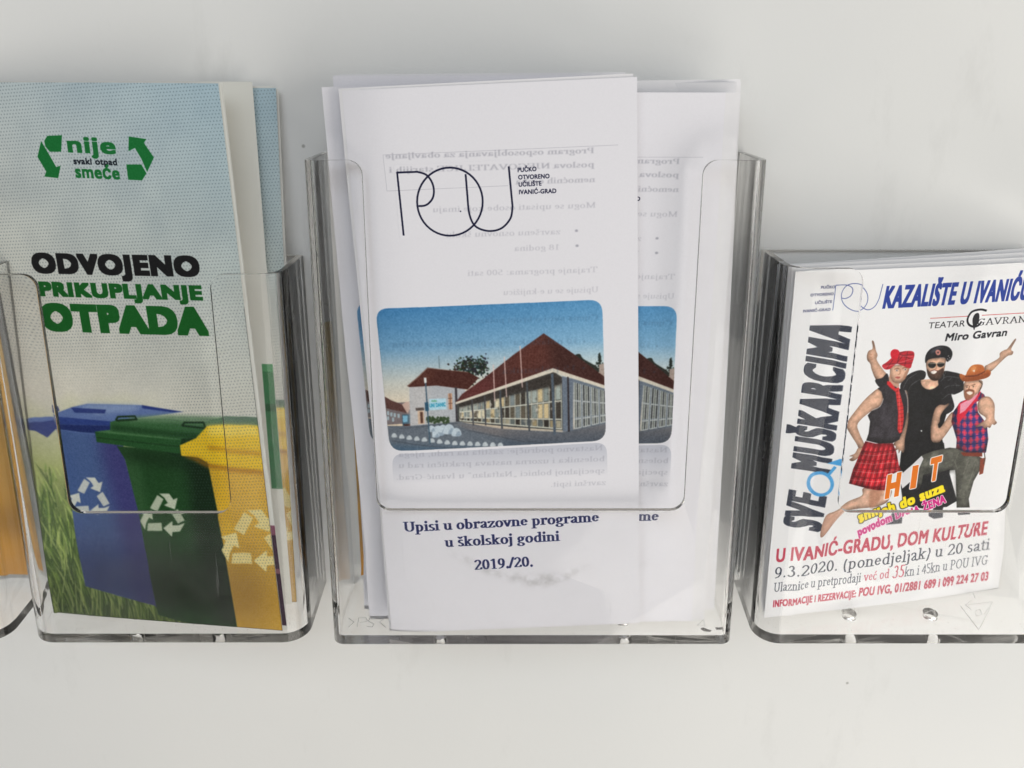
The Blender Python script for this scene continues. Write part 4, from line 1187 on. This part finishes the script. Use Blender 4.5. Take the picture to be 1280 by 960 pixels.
blank_leaflet('white leaflet between the upright second leaflet and the furthest right one', sF, curl(1.0, 1.2), 4, .6, (-1.3, -.6), 7)
sG = edge_sheet((76.5,-12,-209), (78.5,-6,-9), 99, 202)
blank_leaflet('rearmost white leaflet against the back of the tall middle holder', sG, flat, 3, .7, (-1.4, -2.4), 8)
t = thing('leaflet', 'tan leaflet edge showing behind the white leaflets, low at left in the middle holder', 'leaflet', (-20,-6,-208))
sH = left_sheet(at(448,722,5), at(431,400,4), 90, 112)
sheet_obj('cover_page', sH, M_OCHRE, t, flat, back=M_CREAM); sheet_obj('back_page', moved(sH, .5, .3, -.5), M_CREAM, t, flat, back=M_CREAM)

# left holder
def bin_leaflet(label, sheet, bend, art, inner, prints=True):
    t = thing('recycling_leaflet', label, 'leaflet', sheet.xyz(sheet.W/2, 0), 'waste sorting leaflets in the left holder')
    sheet_obj('cover_page', sheet, art, t, bend, back=M_CREAM)
    if prints:
        print_patch('masthead', sheet, art, t, box_of(BIN, px(0,80,2.5275,(118,205),(495,205),(120,370),(495,370))), bend)
        print_patch('title', sheet, art, t, box_of(BIN, px(0,80,2.5275,(100,590),(645,600),(130,852),(668,862))), bend)
        print_patch('printed_bins', sheet, art, t, box_of(BIN, px(0,440,2.462,(72,210),(870,215),(200,790),(872,848))), bend)
    for k, (da, db, m) in enumerate(inner):
        sheet_obj('inner_page' if k == 0 else 'back_page', moved(sheet, da, db, -.5*(k+1), 0 if k else .004), m, t, bend, back=M_CREAM)
    return t
bin_leaflet('front waste sorting leaflet with the green and black title and three bins in full view', BIN, lambda u, w: 1.6*math.sin(u*3.1)*(.1+.9*w), M_BIN, [(1.6, -.3, M_IN_D), (1.0, .4, M_CREAM)])
sB2 = edge_sheet(at(366,754,24), at(316,112,6), 98, 203.5, level=True)
t = thing('recycling_leaflet', 'opened waste leaflet behind the front one, white inside page with a green block', 'leaflet', sB2.xyz(49, 0), 'waste sorting leaflets in the left holder')
sheet_obj('inside_page', sB2, M_IN_G, t, lambda u, w: 1.0*math.sin(u*3.1), back=M_CREAM)
lt = print_patch('green_panel', sB2, M_IN_G, t, (93, 97.7, 50, 101), lambda u, w: 1.0*math.sin(u*3.1))
sheet_obj('back_page', moved(sB2, -.8, .3, -.5), M_CREAM, t, lambda u, w: 1.0*math.sin(u*3.1), back=M_CREAM)
sC2 = edge_sheet(at(374,752,19), at(345,111,3.4), 98, 203.5, level=True)
bin_leaflet('rear waste sorting leaflet, only its dotted blue and yellow right edge showing', sC2, lambda u, w: .5*math.sin(u*3.1), M_BIN, [(-.3, .3, M_CREAM), (.6, -.2, M_CREAM)], prints=False)

# the holder at the picture's left edge
t = thing('leaflet', 'ochre leaflet inside the holder at the far left edge', 'leaflet', (-250,-4,-208))
sO = edge_sheet((-203.5,-5,-204), (-207,-3.6,-40), 95, 170)
sheet_obj('cover_page', sO, M_OCHRE, t, flat, back=M_CREAM); sheet_obj('back_page', moved(sO, -.6, .4, -.5), M_CREAM, t, flat, back=M_CREAM)

# right holder
wav = lambda u, w: .5*math.sin(u*3.1)+.35*math.sin(u*11+1.2)*u*w
def flyer(label, sheet, bend, prints):
    t = thing('theatre_flyer', label, 'flyer', sheet.xyz(sheet.W/2, 0), 'theatre flyers in the right holder')
    sheet_obj('printed_face', sheet, M_FLY, t, bend, back=M_PAPER, th=.2)
    if prints:
        for nm, z, pts in (('headline', (970,310,4.129), ((545,190),(1306,130),(545,320),(1306,262))),
                           ('vertical_title', (930,290,3.3114), ((170,395),(432,395),(200,1240),(340,1240))),
                           ('printed_photograph', (1040,410,5.3333), ((96,70),(1226,70),(110,880),(1100,1100))),
                           ('date_and_price_text', (900,560,3.3684), ((222,420),(1136,340),(222,668),(1136,572)))):
            b = box_of(FLY, px(*z, *pts)); print_patch(nm, sheet, M_FLY, t, (max(.2, b[0]), min(104.8, b[1]), b[2], b[3]), bend)
    return t
flyer('front theatre flyer with three men, tilted up to the right in the low holder', FLY, wav, True)
for k, (lb, db, rot, off) in enumerate((('second theatre flyer, its top edge just above the front one', 1.1, .004, -2.2), ('third theatre flyer, its top edge a little higher at the right', 2.6, .012, -4.8), ('rearmost theatre flyer, the highest top edge in the low holder', 3.2, .024, -7.6))):
    flyer(lb, moved(FLY, .3*k, db-.9*k, off, rot), lambda u, w, k=k: wav(u, w)*(1-.2*k), False)

# ------------------------------------------------------------------ small things
def ink(name, col, rough=.5):
    m, nt, b = material(name)
    b.inputs['Roughness'].default_value = rough
    n = nt.nodes.new('ShaderNodeTexNoise'); n.inputs['Scale'].default_value = 300
    r = nt.nodes.new('ShaderNodeValToRGB'); r.color_ramp.elements[0].color = (*[k*.8 for k in col], 1); r.color_ramp.elements[1].color = (*col, 1)
    link(nt, n.outputs['Fac'], r.inputs[0]); link(nt, r.outputs[0], b.inputs['Base Color'])
    return m
M_MARK = ink('moulding_relief', (.76,.76,.75), .3); M_BLACK = ink('black_scrap_material', (.012,.012,.016)); M_DUST = ink('dust_material', (.22,.20,.17), .9)
def strokes3d(name, lines, w, z, parent, mat, th=.25):
    """raised lines on a floor: polylines of (x, d) in mm"""
    v, f = [], []
    for L in lines:
        for p, q in zip(L, L[1:]):
            p, q = np.array(p, float), np.array(q, float); d = q-p; n_ = np.array([-d[1], d[0]])/(np.hypot(*d)+1e-9)*w/2
            k = len(v)
            for pt in (p-n_, q-n_, q+n_, p+n_):
                v.append((pt[0], -pt[1], z(pt[1]))); 
            for pt in (p-n_, q-n_, q+n_, p+n_): v.append((pt[0], -pt[1], z(pt[1])+th))
            f += [(k+4,k+5,k+6,k+7),(k,k+3,k+2,k+1),(k,k+1,k+5,k+4),(k+1,k+2,k+6,k+5),(k+2,k+3,k+7,k+6),(k+3,k,k+4,k+7)]
    return mesh_obj(name, v, f, mat, parent, smooth_=False)
def floor_z(zb, zf, db): return lambda d: zb+(zf-zb)*d/db+2.83
fz_mid, fz_right, fz_left = floor_z(-212,-215,40), floor_z(-209,-214,41), floor_z(-210,-213,42)
def on_floor(px_, py, fz):
    d = 30.0
    for _ in range(20):
        r = ray(px_, py); tz = fz(d)/r[2]; d = CAM_D-r[1]*tz
    return (r[0]*tz, d)
def lines_on(fz, pts_list): return [[on_floor(x, y, fz) for x, y in L] for L in pts_list]
strokes3d('moulded_mark', lines_on(fz_mid, [[(436,772),(443,777),(436,783)], [(447,783),(449,772),(458,772),(460,776),(450,778)], [(470,773),(463,772),(461,776),(468,779),(466,783),(459,782)], [(482,772),(475,777),(483,783)]]), .2, fz_mid, H_MID, M_MARK)
strokes3d('moulded_number', lines_on(fz_mid, [[(880,784),(879,774),(871,781),(882,781)]]), .2, fz_mid, H_MID, M_MARK)
strokes3d('moulded_mark', lines_on(fz_right, [[(1200,758),(1222,786),(1240,754),(1206,757)], [(1214,752),(1206,757),(1213,762)], [(1218,764),(1224,762),(1226,768),(1219,770),(1218,764)], [(1229,768),(1235,760)], [(1210,747),(1217,744),(1219,750)]]), .2, fz_right, H_RIGHT, M_MARK)
def scrap(label, cx, cy_, pts, fz):
    x, d = on_floor(cx, cy_, fz); z = fz(d)+.03
    v = [(x+a, -d+b, z+.1*math.sin(3*i)) for i, (a, b) in enumerate(pts)]; n = len(v)
    V = v+[(p[0], p[1], p[2]+.5) for p in v]
    F = [tuple(range(n, 2*n)), tuple(reversed(range(n)))]+[(i, (i+1) % n, n+(i+1) % n, n+i) for i in range(n)]
    o = mesh_obj('black_scrap', V, F, M_BLACK, None, smooth_=False)
    o['label'] = label; o['category'] = 'scrap'
scrap('tiny curled black scrap in the middle holder, left of the larger scrap', 882, 787, [(-2,1),(-1,-.3),(1.2,-.8),(2,-.4),(.8,.3),(-1,1.4)], fz_mid)
scrap('larger bent black scrap in the front right corner of the middle holder', 901, 786, [(-2.2,1),(-2,.1),(1,.2),(.4,-1.4),(1.6,-1.2),(2,1)], fz_mid)
def dust(label, x0, x1, fz, seed, n=150):
    rng = random.Random(seed); v, f = [], []
    for _ in range(n):
        x = rng.uniform(x0, x1); d = 37.5-abs(rng.gauss(0, 7)); 
        if d < 6: continue
        s = rng.uniform(.08, .24); z = fz(d)+.02; a = rng.uniform(0, 6.28); k = len(v); e = rng.uniform(.4, 1)
        for m in range(4): v.append((x+s*math.cos(a+m*1.57)*(1 if m % 2 else e), -d+s*math.sin(a+m*1.57)*(1 if m % 2 else e), z+.05+.1*(m % 2)))
        f.append((k, k+1, k+2, k+3))
    o = mesh_obj('dust', v, f, M_DUST, None, smooth_=False); o['kind'] = 'stuff'; o['label'] = label; o['category'] = 'dust'
dust('dust specks on the floor of the left holder', -184, -86, fz_left, 1); dust('dust specks on the floor of the low right holder', 102, 208, fz_right, 2); dust('dust specks on the floor of the middle holder', -66, 82, fz_mid, 3, 60)
